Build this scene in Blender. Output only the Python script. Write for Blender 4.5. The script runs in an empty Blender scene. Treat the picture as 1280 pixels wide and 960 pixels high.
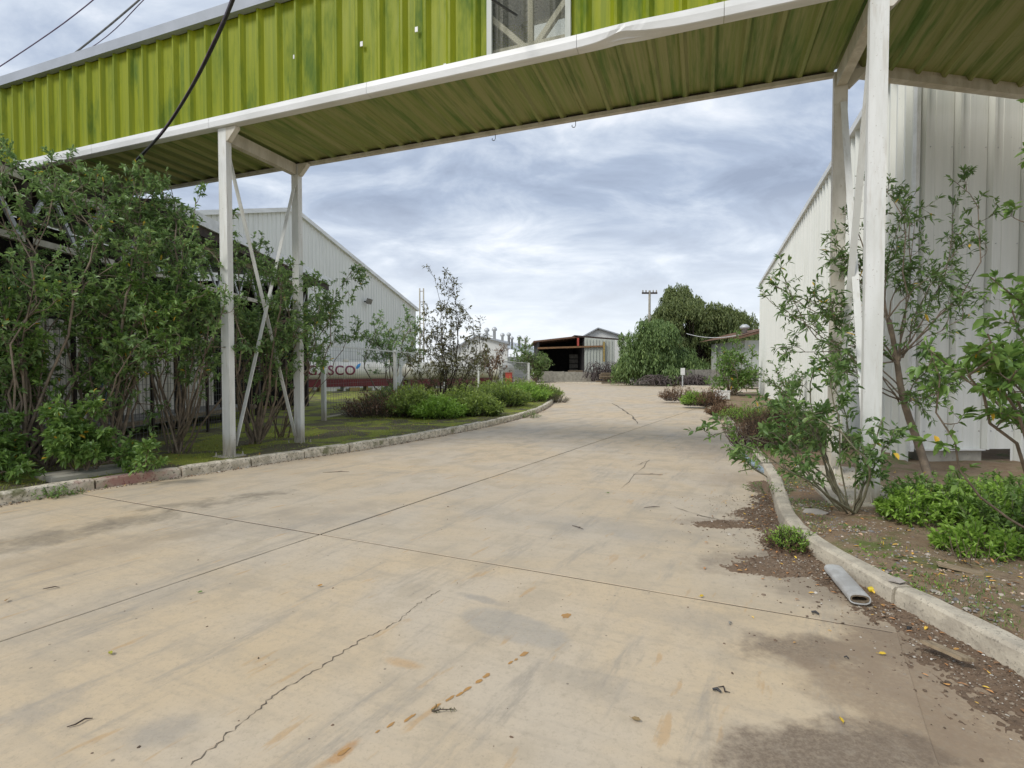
import bpy, math, random
import numpy as np
from mathutils import Vector, Matrix, noise as mnoise
R = math.radians
scene = bpy.context.scene
col = scene.collection
# ------------------------------------------------------------------ camera
CAM_H, FPX, PITCH = 1.6, 650.0, math.atan(18/650)
cam_d = bpy.data.cameras.new('camera'); cam = bpy.data.objects.new('camera', cam_d); col.objects.link(cam)
cam.location = (0, 0, CAM_H); cam.rotation_euler = (math.pi/2 - PITCH, 0, 0)
cam_d.sensor_width = 36; cam_d.lens = 36*FPX/1280; cam_d.clip_end = 3000; cam_d.clip_start = .05
scene.camera = cam
# ------------------------------------------------------------------ world, sun, exposure
SUN_EL, SUN_AZ = R(46), R(230)          # azimuth clockwise from +Y: behind the camera, a little to the left
world = bpy.data.worlds.new('World'); scene.world = world; world.use_nodes = True
def build_world():
    nt = world.node_tree; N = nt.nodes; L = nt.links; N.clear()
    out = N.new('ShaderNodeOutputWorld'); bg = N.new('ShaderNodeBackground'); bg.inputs['Strength'].default_value = .1
    sky = N.new('ShaderNodeTexSky'); sky.sky_type = 'NISHITA'; sky.sun_disc = False
    sky.sun_elevation = SUN_EL; sky.sun_rotation = SUN_AZ
    tc = N.new('ShaderNodeTexCoord'); sp = N.new('ShaderNodeSeparateXYZ'); L.new(tc.outputs['Generated'], sp.inputs[0])
    zc = N.new('ShaderNodeMath'); zc.operation = 'MAXIMUM'; zc.inputs[1].default_value = 0; L.new(sp.outputs['Z'], zc.inputs[0])
    za = N.new('ShaderNodeMath'); za.inputs[1].default_value = .30; L.new(zc.outputs[0], za.inputs[0])
    dx = N.new('ShaderNodeMath'); dx.operation = 'DIVIDE'; L.new(sp.outputs['X'], dx.inputs[0]); L.new(za.outputs[0], dx.inputs[1])
    dy = N.new('ShaderNodeMath'); dy.operation = 'DIVIDE'; L.new(sp.outputs['Y'], dy.inputs[0]); L.new(za.outputs[0], dy.inputs[1])
    cb = N.new('ShaderNodeCombineXYZ'); L.new(dx.outputs[0], cb.inputs[0]); L.new(dy.outputs[0], cb.inputs[1])
    def nz(scale, detail, rough, dist, off):
        m = N.new('ShaderNodeMapping'); m.inputs['Location'].default_value = off; m.inputs['Rotation'].default_value = (0, 0, R(-18))
        m.inputs['Scale'].default_value = (.75, 1.15, 1); L.new(cb.outputs[0], m.inputs[0])
        n = N.new('ShaderNodeTexNoise'); n.inputs['Scale'].default_value = scale; n.inputs['Detail'].default_value = detail
        n.inputs['Roughness'].default_value = rough; n.inputs['Distortion'].default_value = dist; L.new(m.outputs[0], n.inputs['Vector']); return n
    n1 = nz(.95, 9, .56, .4, (3.1, 1.4, 0)); n2 = nz(3.6, 9, .6, .5, (7, 2, 0))
    mx = N.new('ShaderNodeMix'); mx.inputs[0].default_value = .44; L.new(n1.outputs[0], mx.inputs[2]); L.new(n2.outputs[0], mx.inputs[3])
    cr = N.new('ShaderNodeValToRGB'); e = cr.color_ramp.elements
    e[0].position = .39; e[0].color = (3.0, 3.5, 4.5, 1); e[1].position = .62; e[1].color = (8.8, 9.0, 9.4, 1)
    a = e.new(.46); a.color = (3.9, 4.55, 5.7, 1); b = e.new(.53); b.color = (5.7, 6.3, 7.2, 1)
    L.new(mx.outputs[0], cr.inputs[0])
    # pale veil towards the horizon
    hz = N.new('ShaderNodeMapRange'); hz.inputs[1].default_value = .03; hz.inputs[2].default_value = .30; hz.inputs[3].default_value = .85; hz.inputs[4].default_value = 0
    L.new(zc.outputs[0], hz.inputs[0])
    hm = N.new('ShaderNodeMix'); hm.data_type = 'RGBA'; L.new(hz.outputs[0], hm.inputs[0]); L.new(cr.outputs[0], hm.inputs[6]); hm.inputs[7].default_value = (8.3, 8.6, 9.0, 1)
    sm = N.new('ShaderNodeMix'); sm.data_type = 'RGBA'; sm.inputs[0].default_value = .12
    L.new(hm.outputs[2], sm.inputs[6]); L.new(sky.outputs[0], sm.inputs[7])
    L.new(sm.outputs[2], bg.inputs[0]); L.new(bg.outputs[0], out.inputs[0])
build_world()
sun_d = bpy.data.lights.new('sun', 'SUN'); sun_d.energy = 1.8; sun_d.angle = R(18); sun_d.color = (1, .965, .91)
sun = bpy.data.objects.new('sun', sun_d); col.objects.link(sun)
sdir = Vector((math.sin(SUN_AZ)*math.cos(SUN_EL), math.cos(SUN_AZ)*math.cos(SUN_EL), math.sin(SUN_EL)))
sun.rotation_euler = sdir.to_track_quat('Z', 'Y').to_euler(); sun.location = (0, -5, 20)
vs = scene.view_settings; vs.view_transform = 'Standard'; vs.look = 'None'; vs.exposure = 0.36; vs.gamma = 1
# ------------------------------------------------------------------ measuring helpers
def ray(px, py):
    x, z = (px-640)/FPX, (480-py)/FPX
    c, s = math.cos(PITCH), math.sin(PITCH)
    return Vector((x, c + s*z, -s + c*z))
def gp(px, py, z=0.0):
    r = ray(px, py); t = (z-CAM_H)/r.z
    return Vector((r.x*t, r.y*t, z))
def at(px, py, Y):
    r = ray(px, py); t = Y/r.y
    return Vector((r.x*t, Y, CAM_H + r.z*t))
# ------------------------------------------------------------------ object helpers
def tag(o, label=None, cat=None, group=None, kind=None):
    if label: o['label'] = label
    if cat: o['category'] = cat
    if group: o['group'] = group
    if kind: o['kind'] = kind
    return o
def empty(name, loc=(0, 0, 0), rz=0, label=None, cat=None, group=None, kind=None):
    o = bpy.data.objects.new(name, None); col.objects.link(o); o.location = loc; o.rotation_euler = (0, 0, rz)
    o.empty_display_size = .2
    return tag(o, label, cat, group, kind)
def link(name, me, parent=None, loc=None, rot=None):
    o = bpy.data.objects.new(name, me); col.objects.link(o)
    if parent: o.parent = parent
    if loc is not None: o.location = loc
    if rot is not None: o.rotation_euler = rot
    return o
class MB:
    def __init__(s): s.v = []; s.f = []
    def add(s, vs, fs):
        n = len(s.v); s.v += [tuple(p) for p in vs]; s.f += [tuple(i+n for i in f) for f in fs]; return s
    def box(s, c, size, rot=None, taper=None):
        c = Vector(c); hx, hy, hz = [a/2 for a in size]; P = []
        for z in (-1, 1):
            for x, y in ((-1, -1), (1, -1), (1, 1), (-1, 1)):
                k = taper if (taper and z == 1) else 1
                p = Vector((x*hx*k, y*hy*k, z*hz))
                if rot: p = rot @ p
                P.append(p+c)
        return s.add(P, [(3, 2, 1, 0), (4, 5, 6, 7), (0, 1, 5, 4), (1, 2, 6, 5), (2, 3, 7, 6), (3, 0, 4, 7)])
    def b2(s, lo, hi):
        return s.box([(a+b)/2 for a, b in zip(lo, hi)], [b-a for a, b in zip(lo, hi)])
    def bar(s, a, b, w, h, up=(0, 0, 1)):
        a = Vector(a); b = Vector(b); d = (b-a).normalized(); u = Vector(up)
        if abs(d.dot(u)) > .98: u = Vector((0, 1, 0))
        x = d.cross(u).normalized(); z = x.cross(d).normalized(); P = []
        for q in (a, b):
            for i, j in ((-1, -1), (1, -1), (1, 1), (-1, 1)): P.append(q + x*(w/2*i) + z*(h/2*j))
        return s.add(P, [(0, 1, 2, 3), (7, 6, 5, 4), (0, 4, 5, 1), (1, 5, 6, 2), (2, 6, 7, 3), (3, 7, 4, 0)])
    def tube(s, pts, rad, n=5, cap=True):
        pts = [Vector(p) for p in pts]; m = len(pts)
        if not hasattr(rad, '__len__'): rad = [rad]*m
        V = []; ref = Vector((.31, .17, .93)).normalized()
        for i, p in enumerate(pts):
            d = (pts[min(i+1, m-1)] - pts[max(i-1, 0)])
            d = d.normalized() if d.length > 1e-9 else Vector((0, 0, 1))
            r = ref if abs(d.dot(ref)) < .97 else Vector((1, 0, 0))
            x = d.cross(r).normalized(); y = d.cross(x)
            for k in range(n):
                a = 2*math.pi*k/n; V.append(p + (x*math.cos(a)+y*math.sin(a))*rad[i])
        F = [(i*n+k, i*n+(k+1) % n, (i+1)*n+(k+1) % n, (i+1)*n+k) for i in range(m-1) for k in range(n)]
        if cap: F += [tuple(reversed(range(n))), tuple(range((m-1)*n, m*n))]
        return s.add(V, F)
    def prism(s, poly, h, f=lambda x, y, z: (x, y, z)):
        n = len(poly)
        V = [f(x, y, 0) for x, y in poly] + [f(x, y, h) for x, y in poly]
        return s.add(V, [tuple(reversed(range(n))), tuple(range(n, 2*n))] + [(i, (i+1) % n, n+(i+1) % n, n+i) for i in range(n)])
    def lathe(s, prof, n=16, c=(0, 0, 0), f=None):
        c = Vector(c); V = []
        for r, z in prof:
            for k in range(n):
                a = 2*math.pi*k/n; p = Vector((r*math.cos(a), r*math.sin(a), z))
                V.append((f(p) if f else p) + c)
        F = [(i*n+k, i*n+(k+1) % n, (i+1)*n+(k+1) % n, (i+1)*n+k) for i in range(len(prof)-1) for k in range(n)]
        F += [tuple(reversed(range(n))), tuple(range((len(prof)-1)*n, len(prof)*n))]
        return s.add(V, F)
    def mesh(s, name, mat, smooth=False):
        me = bpy.data.meshes.new(name); me.from_pydata(s.v, [], s.f); me.materials.append(mat)
        if smooth: me.polygons.foreach_set('use_smooth', [True]*len(me.polygons))
        me.update(); return me
    def build(s, name, mat, parent=None, smooth=False, **k):
        return link(name, s.mesh(name, mat, smooth), parent, **k)
# ------------------------------------------------------------------ materials
class NT:
    def __init__(s, name):
        s.m = bpy.data.materials.new(name); s.m.use_nodes = True; s.t = s.m.node_tree; s.t.nodes.clear()
        s.out = s.n('ShaderNodeOutputMaterial'); s.b = s.n('ShaderNodeBsdfPrincipled'); s.l(s.b.outputs[0], s.out.inputs[0])
    def n(s, t, **k):
        x = s.t.nodes.new(t)
        for a, b in k.items(): setattr(x, a, b)
        return x
    def l(s, a, b): s.t.links.new(a, b)
    def val(s, sock, v):
        if hasattr(v, 'type') and hasattr(v, 'links'): s.l(v, sock)
        else: sock.default_value = v
    def math(s, op, a, b=0, clamp=False):
        x = s.n('ShaderNodeMath', operation=op, use_clamp=clamp); s.val(x.inputs[0], a); s.val(x.inputs[1], b); return x.outputs[0]
    def noise(s, vec, scale, detail=4, rough=.55, dist=0):
        x = s.n('ShaderNodeTexNoise'); x.inputs['Scale'].default_value = scale; x.inputs['Detail'].default_value = detail
        x.inputs['Roughness'].default_value = rough; x.inputs['Distortion'].default_value = dist
        if vec is not None: s.l(vec, x.inputs['Vector'])
        return x.outputs[0]
    def rng(s, v, a, b, c=0, d=1, smooth=True):
        x = s.n('ShaderNodeMapRange'); x.clamp = True
        if smooth: x.interpolation_type = 'SMOOTHSTEP'
        s.l(v, x.inputs[0])
        for i, q in enumerate((a, b, c, d)): x.inputs[i+1].default_value = q
        return x.outputs[0]
    def mix(s, f, a, b, mode='MIX'):
        x = s.n('ShaderNodeMix', data_type='RGBA', blend_type=mode); s.val(x.inputs[0], f)
        for i, q in ((6, a), (7, b)):
            if isinstance(q, tuple): q = (*q, 1) if len(q) == 3 else q
            s.val(x.inputs[i], q)
        return x.outputs[2]
    def map(s, vec, scale=(1, 1, 1), rot=(0, 0, 0), loc=(0, 0, 0)):
        x = s.n('ShaderNodeMapping'); x.inputs['Scale'].default_value = scale; x.inputs['Rotation'].default_value = rot
        x.inputs['Location'].default_value = loc; s.l(vec, x.inputs[0]); return x.outputs[0]
    def pos(s): return s.n('ShaderNodeNewGeometry').outputs['Position']
    def obj(s, rnd=True):
        o = s.n('ShaderNodeTexCoord').outputs['Object']
        if not rnd: return o
        r = s.n('ShaderNodeObjectInfo').outputs['Random']; a = s.n('ShaderNodeVectorMath', operation='ADD'); s.l(o, a.inputs[0])
        c = s.n('ShaderNodeCombineXYZ'); m = s.math('MULTIPLY', r, 37.0); s.l(m, c.inputs[0]); s.l(m, c.inputs[1]); s.l(c.outputs[0], a.inputs[1]); return a.outputs[0]
    def rand(s): return s.n('ShaderNodeObjectInfo').outputs['Random']
    def bump(s, h, strength=.3, dist=.01):
        x = s.n('ShaderNodeBump'); x.inputs['Strength'].default_value = strength; x.inputs['Distance'].default_value = dist
        s.l(h, x.inputs['Height']); s.l(x.outputs[0], s.b.inputs['Normal'])
    def fin(s, colr, rough=.7, metal=0.0, spec=None):
        if isinstance(colr, tuple): colr = (*colr, 1)
        s.val(s.b.inputs['Base Color'], colr); s.val(s.b.inputs['Roughness'], rough); s.b.inputs['Metallic'].default_value = metal
        if spec is not None: s.b.inputs['Specular IOR Level'].default_value = spec
        return s.m
def plain(name, c1, c2=None, scale=4, rough=.7, metal=0.0, detail=5, bump=.15, stretch=(1, 1, 1), lo=.35, hi=.65, spec=None, c3=None):
    t = NT(name); o = t.obj(); v = t.map(o, stretch)
    c2 = c2 or tuple(a*.75 for a in c1)
    n = t.noise(v, scale, detail, .6); c = t.mix(t.rng(n, lo, hi), c1, c2)
    if c3:
        n3 = t.noise(o, scale*5.3, 4, .65); c = t.mix(t.rng(n3, .58, .72), c, c3)
    if bump: t.bump(t.noise(v, scale*12, 4, .7), bump, .01)
    return t.fin(c, rough, metal, spec)
M = {}
def painted_steel(name, c1, c2):
    t = NT(name); o = t.obj(); n = t.noise(t.map(o, (3, 3, .6)), 2, 5, .6); c = t.mix(t.rng(n, .35, .65), c1, c2)
    g_ = t.noise(t.map(o, (9, 9, 1.0)), 1.5, 5, .65); c = t.mix(t.math('MULTIPLY', t.rng(g_, .52, .72), .5), c, (.48, .44, .36))
    r_ = t.noise(o, 13, 4, .7); c = t.mix(t.rng(r_, .70, .76), c, (.20, .085, .035)); d_ = t.noise(o, 34, 3, .6); c = t.mix(t.math('MULTIPLY', t.rng(d_, .66, .74), .7), c, (.28, .22, .15))
    z = t.n('ShaderNodeSeparateXYZ'); t.l(t.obj(False), z.inputs[0]); mud = t.rng(t.math('ADD', z.outputs['Z'], t.math('MULTIPLY', g_, -.5)), -.12, .22, .65, 0); c = t.mix(mud, c, (.33, .27, .18))
    t.bump(n, .05, .01); return t.fin(c, .55)
M['white_steel'] = painted_steel('white painted steel', (.76, .76, .72), (.66, .66, .61))
M['beige_steel'] = plain('dusty cream steel', (.66, .62, .53), (.50, .46, .37), 2.2, .6, stretch=(2, 2, .6), c3=(.5, .43, .32), bump=.05)
M['white_trim'] = plain('white sheet trim', (.78, .78, .76), (.66, .66, .63), 1.5, .45, stretch=(.6, 3, 3), bump=.03)
M['grey_trim'] = plain('galvanised grey gutter', (.42, .45, .50), (.36, .39, .43), 1.2, .5, bump=.03)
def sheet_mat(name, c1, c2, c3, axis='z', rough=.45, amt=.55):
    """painted sheet with streaks running along the ribs"""
    t = NT(name); o = t.obj()
    st = (14, 14, .35) if axis == 'z' else (14, .35, 14)
    s1 = t.noise(t.map(o, st), 1.0, 5, .65); s2 = t.noise(t.map(o, (2.2, 2.2, .55)) if axis == 'z' else t.map(o, (5, .35, 1)), 1.3, 5, .65); s3 = t.noise(t.map(o, tuple(a*3 for a in st)), 1.0, 3, .6)
    c = t.mix(t.rng(s1, .38, .68), c1, c2); c = t.mix(t.math('MULTIPLY', t.rng(s2, .46, .72), amt), c, c3)
    c = t.mix(t.math('MULTIPLY', t.rng(s3, .55, .8), .35), c, c3)
    r = t.rand(); c = t.mix(t.math('MULTIPLY', r, .16), c, c2)
    sp = t.noise(o, 26, 2, .5); c = t.mix(t.math('MULTIPLY', t.rng(sp, .72, .78), .5), c, tuple(a*.4 for a in c1))
    t.bump(t.noise(t.map(o, st), 1.4, 2, .5), .06, .02)
    return t.fin(c, t.rng(s2, .3, .7, rough-.08, rough+.15), spec=.25)
M['green_sheet'] = sheet_mat('lime green painted sheet', (.265, .295, .002), (.175, .225, .004), (.06, .125, .008), rough=.55, amt=.95)
M['soffit_sheet'] = sheet_mat('green sheet underside with dirt', (.34, .335, .15), (.24, .29, .085), (.10, .19, .045), 'y', .6, 1.0)
M['white_sheet'] = sheet_mat('white painted wall sheet', (.78, .78, .73), (.72, .73, .68), (.60, .60, .53), amt=.25)
M['pale_sheet'] = sheet_mat('pale grey green wall sheet', (.53, .55, .50), (.46, .48, .42), (.36, .38, .31), amt=.5)
M['far_sheet'] = sheet_mat('pale blue grey wall sheet', (.74, .74, .69), (.68, .68, .64), (.58, .58, .54), amt=.3)
M['roof_sheet'] = sheet_mat('weathered zinc roof sheet', (.42, .45, .47), (.36, .38, .40), (.30, .27, .24), 'y', .5)
M['rust_sheet'] = sheet_mat('rusted roof sheet', (.20, .12, .08), (.14, .08, .05), (.08, .05, .04), 'y', .8)
M['dark'] = plain('board with interior shade', (.022, .021, .024), (.04, .036, .034), 3, .9)  # near black colour stands in for the shade inside the open sheds
M['dark_brown'] = plain('dark brown timber', (.07, .05, .04), (.04, .03, .025), 5, .9)
M['orange'] = plain('orange painted steel beam', (.26, .14, .06), (.18, .10, .05), 3, .8)
M['yellow'] = plain('yellow painted steel', (.42, .31, .09), (.32, .23, .08), 3, .6)
M['red'] = plain('red painted steel', (.50, .08, .05), (.40, .07, .05), 3, .5)
M['maroon'] = plain('maroon painted steel', (.17, .02, .022), (.12, .018, .02), 3, .5)
M['tank'] = plain('cream white tank paint', (.74, .71, .62), (.66, .62, .52), 1.5, .4, bump=.02)
M['letters'] = plain('dark red lettering', (.22, .03, .07), (.18, .025, .06), 3, .5, bump=0)
M['blue'] = plain('bright blue paint', (.03, .28, .60), (.03, .20, .45), 3, .5, bump=0)
M['blue_dull'] = plain('faded blue tarpaulin', (.05, .12, .25), (.04, .08, .16), 3, .7)
M['black'] = plain('black rubber', (.015, .015, .017), (.03, .03, .03), 5, .6)
M['purple'] = plain('purple grey cable sheath', (.10, .05, .10), (.16, .12, .18), 5, .5, bump=0)
M['concrete'] = plain('old concrete', (.42, .39, .32), (.30, .28, .23), 3.2, .9, bump=.5, c3=(.2, .19, .15))
M['concrete_dark'] = plain('damp grey concrete', (.25, .235, .205), (.16, .15, .13), 4, .9, bump=.4)
M['timber'] = plain('grey weathered plank', (.26, .20, .13), (.15, .115, .075), 5, .9, stretch=(12, 1, 12), bump=.6)
M['plank_light'] = plain('pale weathered plank', (.40, .31, .20), (.25, .19, .12), 5, .9, stretch=(3, 22, 3), bump=.6)
M['bark'] = plain('grey brown bark', (.27, .21, .15), (.16, .125, .09), 9, .9, bump=.6)
M['bark_green'] = plain('pale green grey stem', (.24, .23, .15), (.15, .13, .08), 9, .85, bump=.4)
M['bark_dark'] = plain('dark dry twig', (.085, .06, .045), (.05, .036, .03), 9, .9, bump=.2)
M['galv'] = plain('galvanised post', (.55, .56, .56), (.45, .46, .46), 5, .45, metal=.3, c3=(.36, .3, .24), bump=.05)
M['wire'] = plain('dull wire', (.20, .20, .19), (.13, .13, .12), 9, .6, bump=0)
M['plastic_grey'] = plain('scuffed light grey plastic', (.50, .50, .48), (.36, .35, .33), 6, .6)
M['hose'] = plain('blue grey striped pipe', (.34, .44, .50), (.14, .18, .22), 16, .5, bump=.1)
M['brick_red'] = plain('mossy red brick', (.24, .14, .10), (.18, .12, .09), 6, .9)
M['litter'] = None
def skylight_mat():
    t = NT('dusty translucent fibreglass'); o = t.obj(False)
    n = t.noise(t.map(o, (3, 3, .7)), 2, 5, .6); c = t.mix(t.rng(n, .35, .65), (.44, .44, .36), (.33, .34, .28))
    t.fin(c, .5); tr = t.n('ShaderNodeBsdfTransparent'); tr.inputs[0].default_value = (.85, .86, .8, 1)
    tl = t.n('ShaderNodeBsdfTranslucent'); tl.inputs[0].default_value = (.7, .7, .6, 1)
    m1 = t.n('ShaderNodeMixShader'); m1.inputs[0].default_value = .35; t.l(t.b.outputs[0], m1.inputs[1]); t.l(tl.outputs[0], m1.inputs[2])
    sp = t.noise(o, 60, 3, .6); m2 = t.n('ShaderNodeMixShader'); t.l(t.rng(sp, .35, .65, .74, .56), m2.inputs[0]); t.l(m1.outputs[0], m2.inputs[1]); t.l(tr.outputs[0], m2.inputs[2])
    t.l(m2.outputs[0], t.out.inputs[0]); return t.m
M['skylight'] = skylight_mat()
GAIN = 1.65
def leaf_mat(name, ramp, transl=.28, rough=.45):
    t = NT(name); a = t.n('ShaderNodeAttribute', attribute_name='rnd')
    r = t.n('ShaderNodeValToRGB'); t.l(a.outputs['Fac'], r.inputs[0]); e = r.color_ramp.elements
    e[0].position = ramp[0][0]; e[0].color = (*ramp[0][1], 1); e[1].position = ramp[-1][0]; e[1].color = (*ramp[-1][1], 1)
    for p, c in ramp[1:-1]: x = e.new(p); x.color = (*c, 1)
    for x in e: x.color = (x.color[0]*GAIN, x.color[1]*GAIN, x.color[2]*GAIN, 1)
    t.fin(r.outputs[0], rough); tl = t.n('ShaderNodeBsdfTranslucent'); h = t.n('ShaderNodeHueSaturation'); h.inputs['Value'].default_value = 1.5
    t.l(r.outputs[0], h.inputs['Color']); t.l(h.outputs[0], tl.inputs[0])
    m = t.n('ShaderNodeMixShader'); m.inputs[0].default_value = transl; t.l(t.b.outputs[0], m.inputs[1]); t.l(tl.outputs[0], m.inputs[2]); t.l(m.outputs[0], t.out.inputs[0])
    return t.m
M['leaf_dark'] = leaf_mat('glossy dark green leaf', [(0, (.035, .07, .025)), (.4, (.085, .14, .045)), (.8, (.155, .23, .075)), (.97, (.19, .27, .09)), (1, (.42, .30, .03))])
M['leaf_mid'] = leaf_mat('fresh mid green leaf', [(0, (.045, .085, .018)), (.45, (.08, .14, .03)), (.86, (.135, .21, .05)), (.965, (.17, .24, .055)), (1, (.45, .28, .03))])
M['leaf_bright'] = leaf_mat('bright yellow green leaf', [(0, (.07, .12, .02)), (.5, (.13, .22, .03)), (1, (.22, .32, .06))])
M['leaf_right'] = leaf_mat('narrow olive green leaf', [(0, (.04, .075, .022)), (.55, (.075, .13, .035)), (.9, (.13, .19, .055)), (.96, (.16, .2, .05)), (1, (.45, .30, .04))])
M['leaf_rosemary'] = leaf_mat('dull green needle leaf', [(0, (.04, .06, .02)), (.4, (.08, .12, .03)), (.95, (.22, .28, .05)), (1, (.22, .28, .05))])
M['leaf_brown'] = leaf_mat('withered brown leaf', [(0, (.05, .03, .02)), (.5, (.10, .06, .035)), (1, (.17, .11, .06))], .15, .8)
M['leaf_rusty'] = leaf_mat('olive and rust coloured leaf', [(0, (.05, .045, .025)), (.5, (.08, .08, .035)), (1, (.13, .12, .05))], .2, .7)
M['leaf_pepper'] = leaf_mat('grey green hanging leaf', [(0, (.05, .08, .025)), (.5, (.095, .145, .045)), (1, (.18, .235, .075))], .25, .6)
M['leaf_pepper2'] = leaf_mat('olive hanging leaf', [(0, (.05, .068, .022)), (.5, (.095, .12, .038)), (1, (.18, .20, .07))], .25, .6)
M['litter'] = leaf_mat('fallen leaf litter', [(0, (.08, .05, .03)), (.4, (.18, .10, .05)), (.7, (.38, .18, .07)), (1, (.60, .42, .05))], .1, .8)
M['stone'] = leaf_mat('mixed gravel', [(0, (.08, .08, .085)), (.5, (.19, .17, .145)), (.8, (.30, .26, .21)), (.95, (.36, .24, .16)), (1, (.48, .45, .40))], 0, .9)
M['grass'] = leaf_mat('grass blade', [(0, (.08, .11, .015)), (.5, (.16, .19, .025)), (1, (.26, .27, .05))], .25, .6)
J = Vector((.5, .866, 0)).normalized(); T = Vector((.912, -.41, 0)).normalized()
JA, TA = math.atan2(J.y, J.x), math.atan2(T.y, T.x)
def concrete_road():
    t = NT('sun bleached road concrete'); P = t.pos()
    big = t.noise(t.map(P, (1, 1, 1)), .55, 5, .55, .4); mid = t.noise(P, 2.2, 6, .62, .3); fine = t.noise(P, 26, 5, .7)
    c = t.mix(t.rng(big, .40, .60), (.60, .465, .295), (.57, .475, .35))
    c = t.mix(t.math('MULTIPLY', t.rng(mid, .46, .66), .60), c, (.42, .345, .245))
    # broom marks, along the transverse joints; tyre smears along the road
    br = t.noise(t.map(t.map(P, rot=(0, 0, -TA)), (.5, 16, 1)), 1, 4, .6); c = t.mix(t.math('MULTIPLY', t.rng(br, .46, .75), .30), c, (.36, .31, .24))
    ty = t.noise(t.map(t.map(P, rot=(0, 0, -JA)), (.55, 3.2, 1), loc=(2, 5, 0)), 1.2, 5, .6, .2); ty2 = t.rng(t.noise(t.map(t.map(P, rot=(0, 0, -JA)), (3, 16, 1)), 1.5, 5, .7), .38, .62, .15, 1); c = t.mix(t.math('MULTIPLY', t.math('MULTIPLY', t.rng(ty, .50, .66), ty2), .75), c, (.33, .285, .225))
    orng = t.noise(t.map(t.map(P, rot=(0, 0, -JA)), (1.6, 7, 1), loc=(9, 1, 0)), 1.3, 4, .55); c = t.mix(t.math('MULTIPLY', t.rng(orng, .62, .70), .6), c, (.50, .30, .12))
    c = t.mix(t.math('MULTIPLY', t.rng(t.noise(P, .9, 3, .5), .5, .72), .22), c, (.53, .39, .21))
    def ell(cx, cy, ang, rx, ry, amt, hard=.5, ns=3.0, na=.9):
        v = t.n('ShaderNodeVectorMath', operation='SUBTRACT'); t.l(P, v.inputs[0]); v.inputs[1].default_value = (cx, cy, 0)
        m = t.map(v.outputs[0], rot=(0, 0, -ang)); m = t.map(m, (1/rx, 1/ry, 0))
        ln = t.n('ShaderNodeVectorMath', operation='LENGTH'); t.l(m, ln.inputs[0])
        nn = t.math('MULTIPLY', t.math('SUBTRACT', t.noise(P, ns, 5, .65), .5), na*2)
        d = t.math('ADD', ln.outputs['Value'], nn)
        gr_ = t.math('MULTIPLY', t.rng(t.noise(P, ns*9, 4, .7), .30, .62, .75, 1), t.rng(t.noise(P, 60, 3, .8), .34, .58, .84, 1)); return t.math('MULTIPLY', t.math('MULTIPLY', t.rng(d, hard, 1.1, 1, 0), amt), gr_)
    def st(px, py, rx, ry, ang, amt, colr, hard=.5, ns=3.0, na=.9):
        nonlocal c
        g = gp(px, py); c = t.mix(ell(g.x, g.y, ang, rx, ry, amt, hard, ns, na), c, colr)
    dk = (.095, .075, .05); gr = (.25, .24, .225); br_ = (.135, .09, .056)
    st(50, 675, 1.1, .38, R(48), .7, dk, .0, 3.2, 1.6); st(165, 650, .8, .30, R(40), .6, dk, .0, 4.4, 1.7)
    st(250, 630, .9, .26, R(20), .7, dk, .0, 4.4, 1.7); st(325, 618, .5, .18, R(20), .85, dk, .1, 4.4, 1.4)
    st(345, 655, 1.6, .55, R(20), .4, gr, .1, 3, 1.3); st(210, 740, 1.1, .4, JA, .35, gr, .1, 3, 1.3)
    st(640, 783, .40, .17, R(-34), .6, (.315, .30, .27), .75, 5, .35); st(605, 750, .22, .06, R(-30), .6, gr, .3, 7, .7)
    st(200, 915, .18, .13, R(20), .5, gr, .4, 5, .7); st(45, 890, .3, .16, JA, .5, gr, .1, 6, 1.2)
    st(820, 665, 1.5, .5, R(-12), .35, gr, .1, 3, 1.2); st(690, 650, 1.6, .4, R(-20), .3, gr, .1, 3, 1.2)
    st(880, 780, .7, .25, R(-30), .30, gr, .1, 4, 1.0); st(760, 860, .5, .16, R(-30), .25, gr, .1, 4, 1.0)
    st(1020, 812, .50, .24, R(-8), .92, br_, .45, 4, .8); st(1115, 885, .36, .55, R(20), .9, (.24, .165, .10), .4, 4, .7)
    st(1040, 942, .66, .21, R(6), 1.0, (.125, .083, .052), .55, 5, .8); st(1215, 880, .42, .95, R(0), .95, (.25, .175, .11), .7, 4, .6); st(1130, 800, .3, .5, R(0), .85, (.2, .14, .09), .3, 5, .8)
    st(960, 700, .75, .35, R(10), .9, br_, .3, 4, .9); st(1010, 725, .35, .5, R(0), .9, br_, .5, 5, .8); st(925, 655, .9, .22, R(-10), .8, (.16, .11, .075), .3, 4, .9)
    st(930, 600, .9, .9, JA, .5, (.27, .2, .14), .2, 2.5, 1.0); st(880, 560, 2.2, .6, R(70), .4, (.30, .22, .15), .1, 2, 1.2)
    st(1060, 735, .55, .8, R(80), .6, (.30, .23, .16), .4, 4, .7)
    st(120, 690, 1.3, .5, R(45), .55, (.33, .245, .15), .0, 3, 1.3); st(400, 640, 1.2, .4, R(20), .5, (.33, .27, .2), .0, 3, 1.4); st(505, 830, .14, .05, R(-20), .6, (.50, .27, .08), .3, 9, .6); st(430, 940, .1, .035, JA, .8, (.46, .22, .05), .5, 9, .5)
    # fine dark specks and pits
    vo = t.n('ShaderNodeTexVoronoi'); vo.inputs['Scale'].default_value = 7.5; t.l(P, vo.inputs['Vector'])
    w = t.n('ShaderNodeTexWhiteNoise', noise_dimensions='3D'); t.l(vo.outputs['Position'], w.inputs['Vector'])
    spk = t.math('MULTIPLY', t.rng(vo.outputs['Distance'], .035, .075, 1, 0), t.rng(w.outputs['Value'], .60, .64)); c = t.mix(t.math('MULTIPLY', spk, .75), c, (.10, .08, .06))
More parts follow.
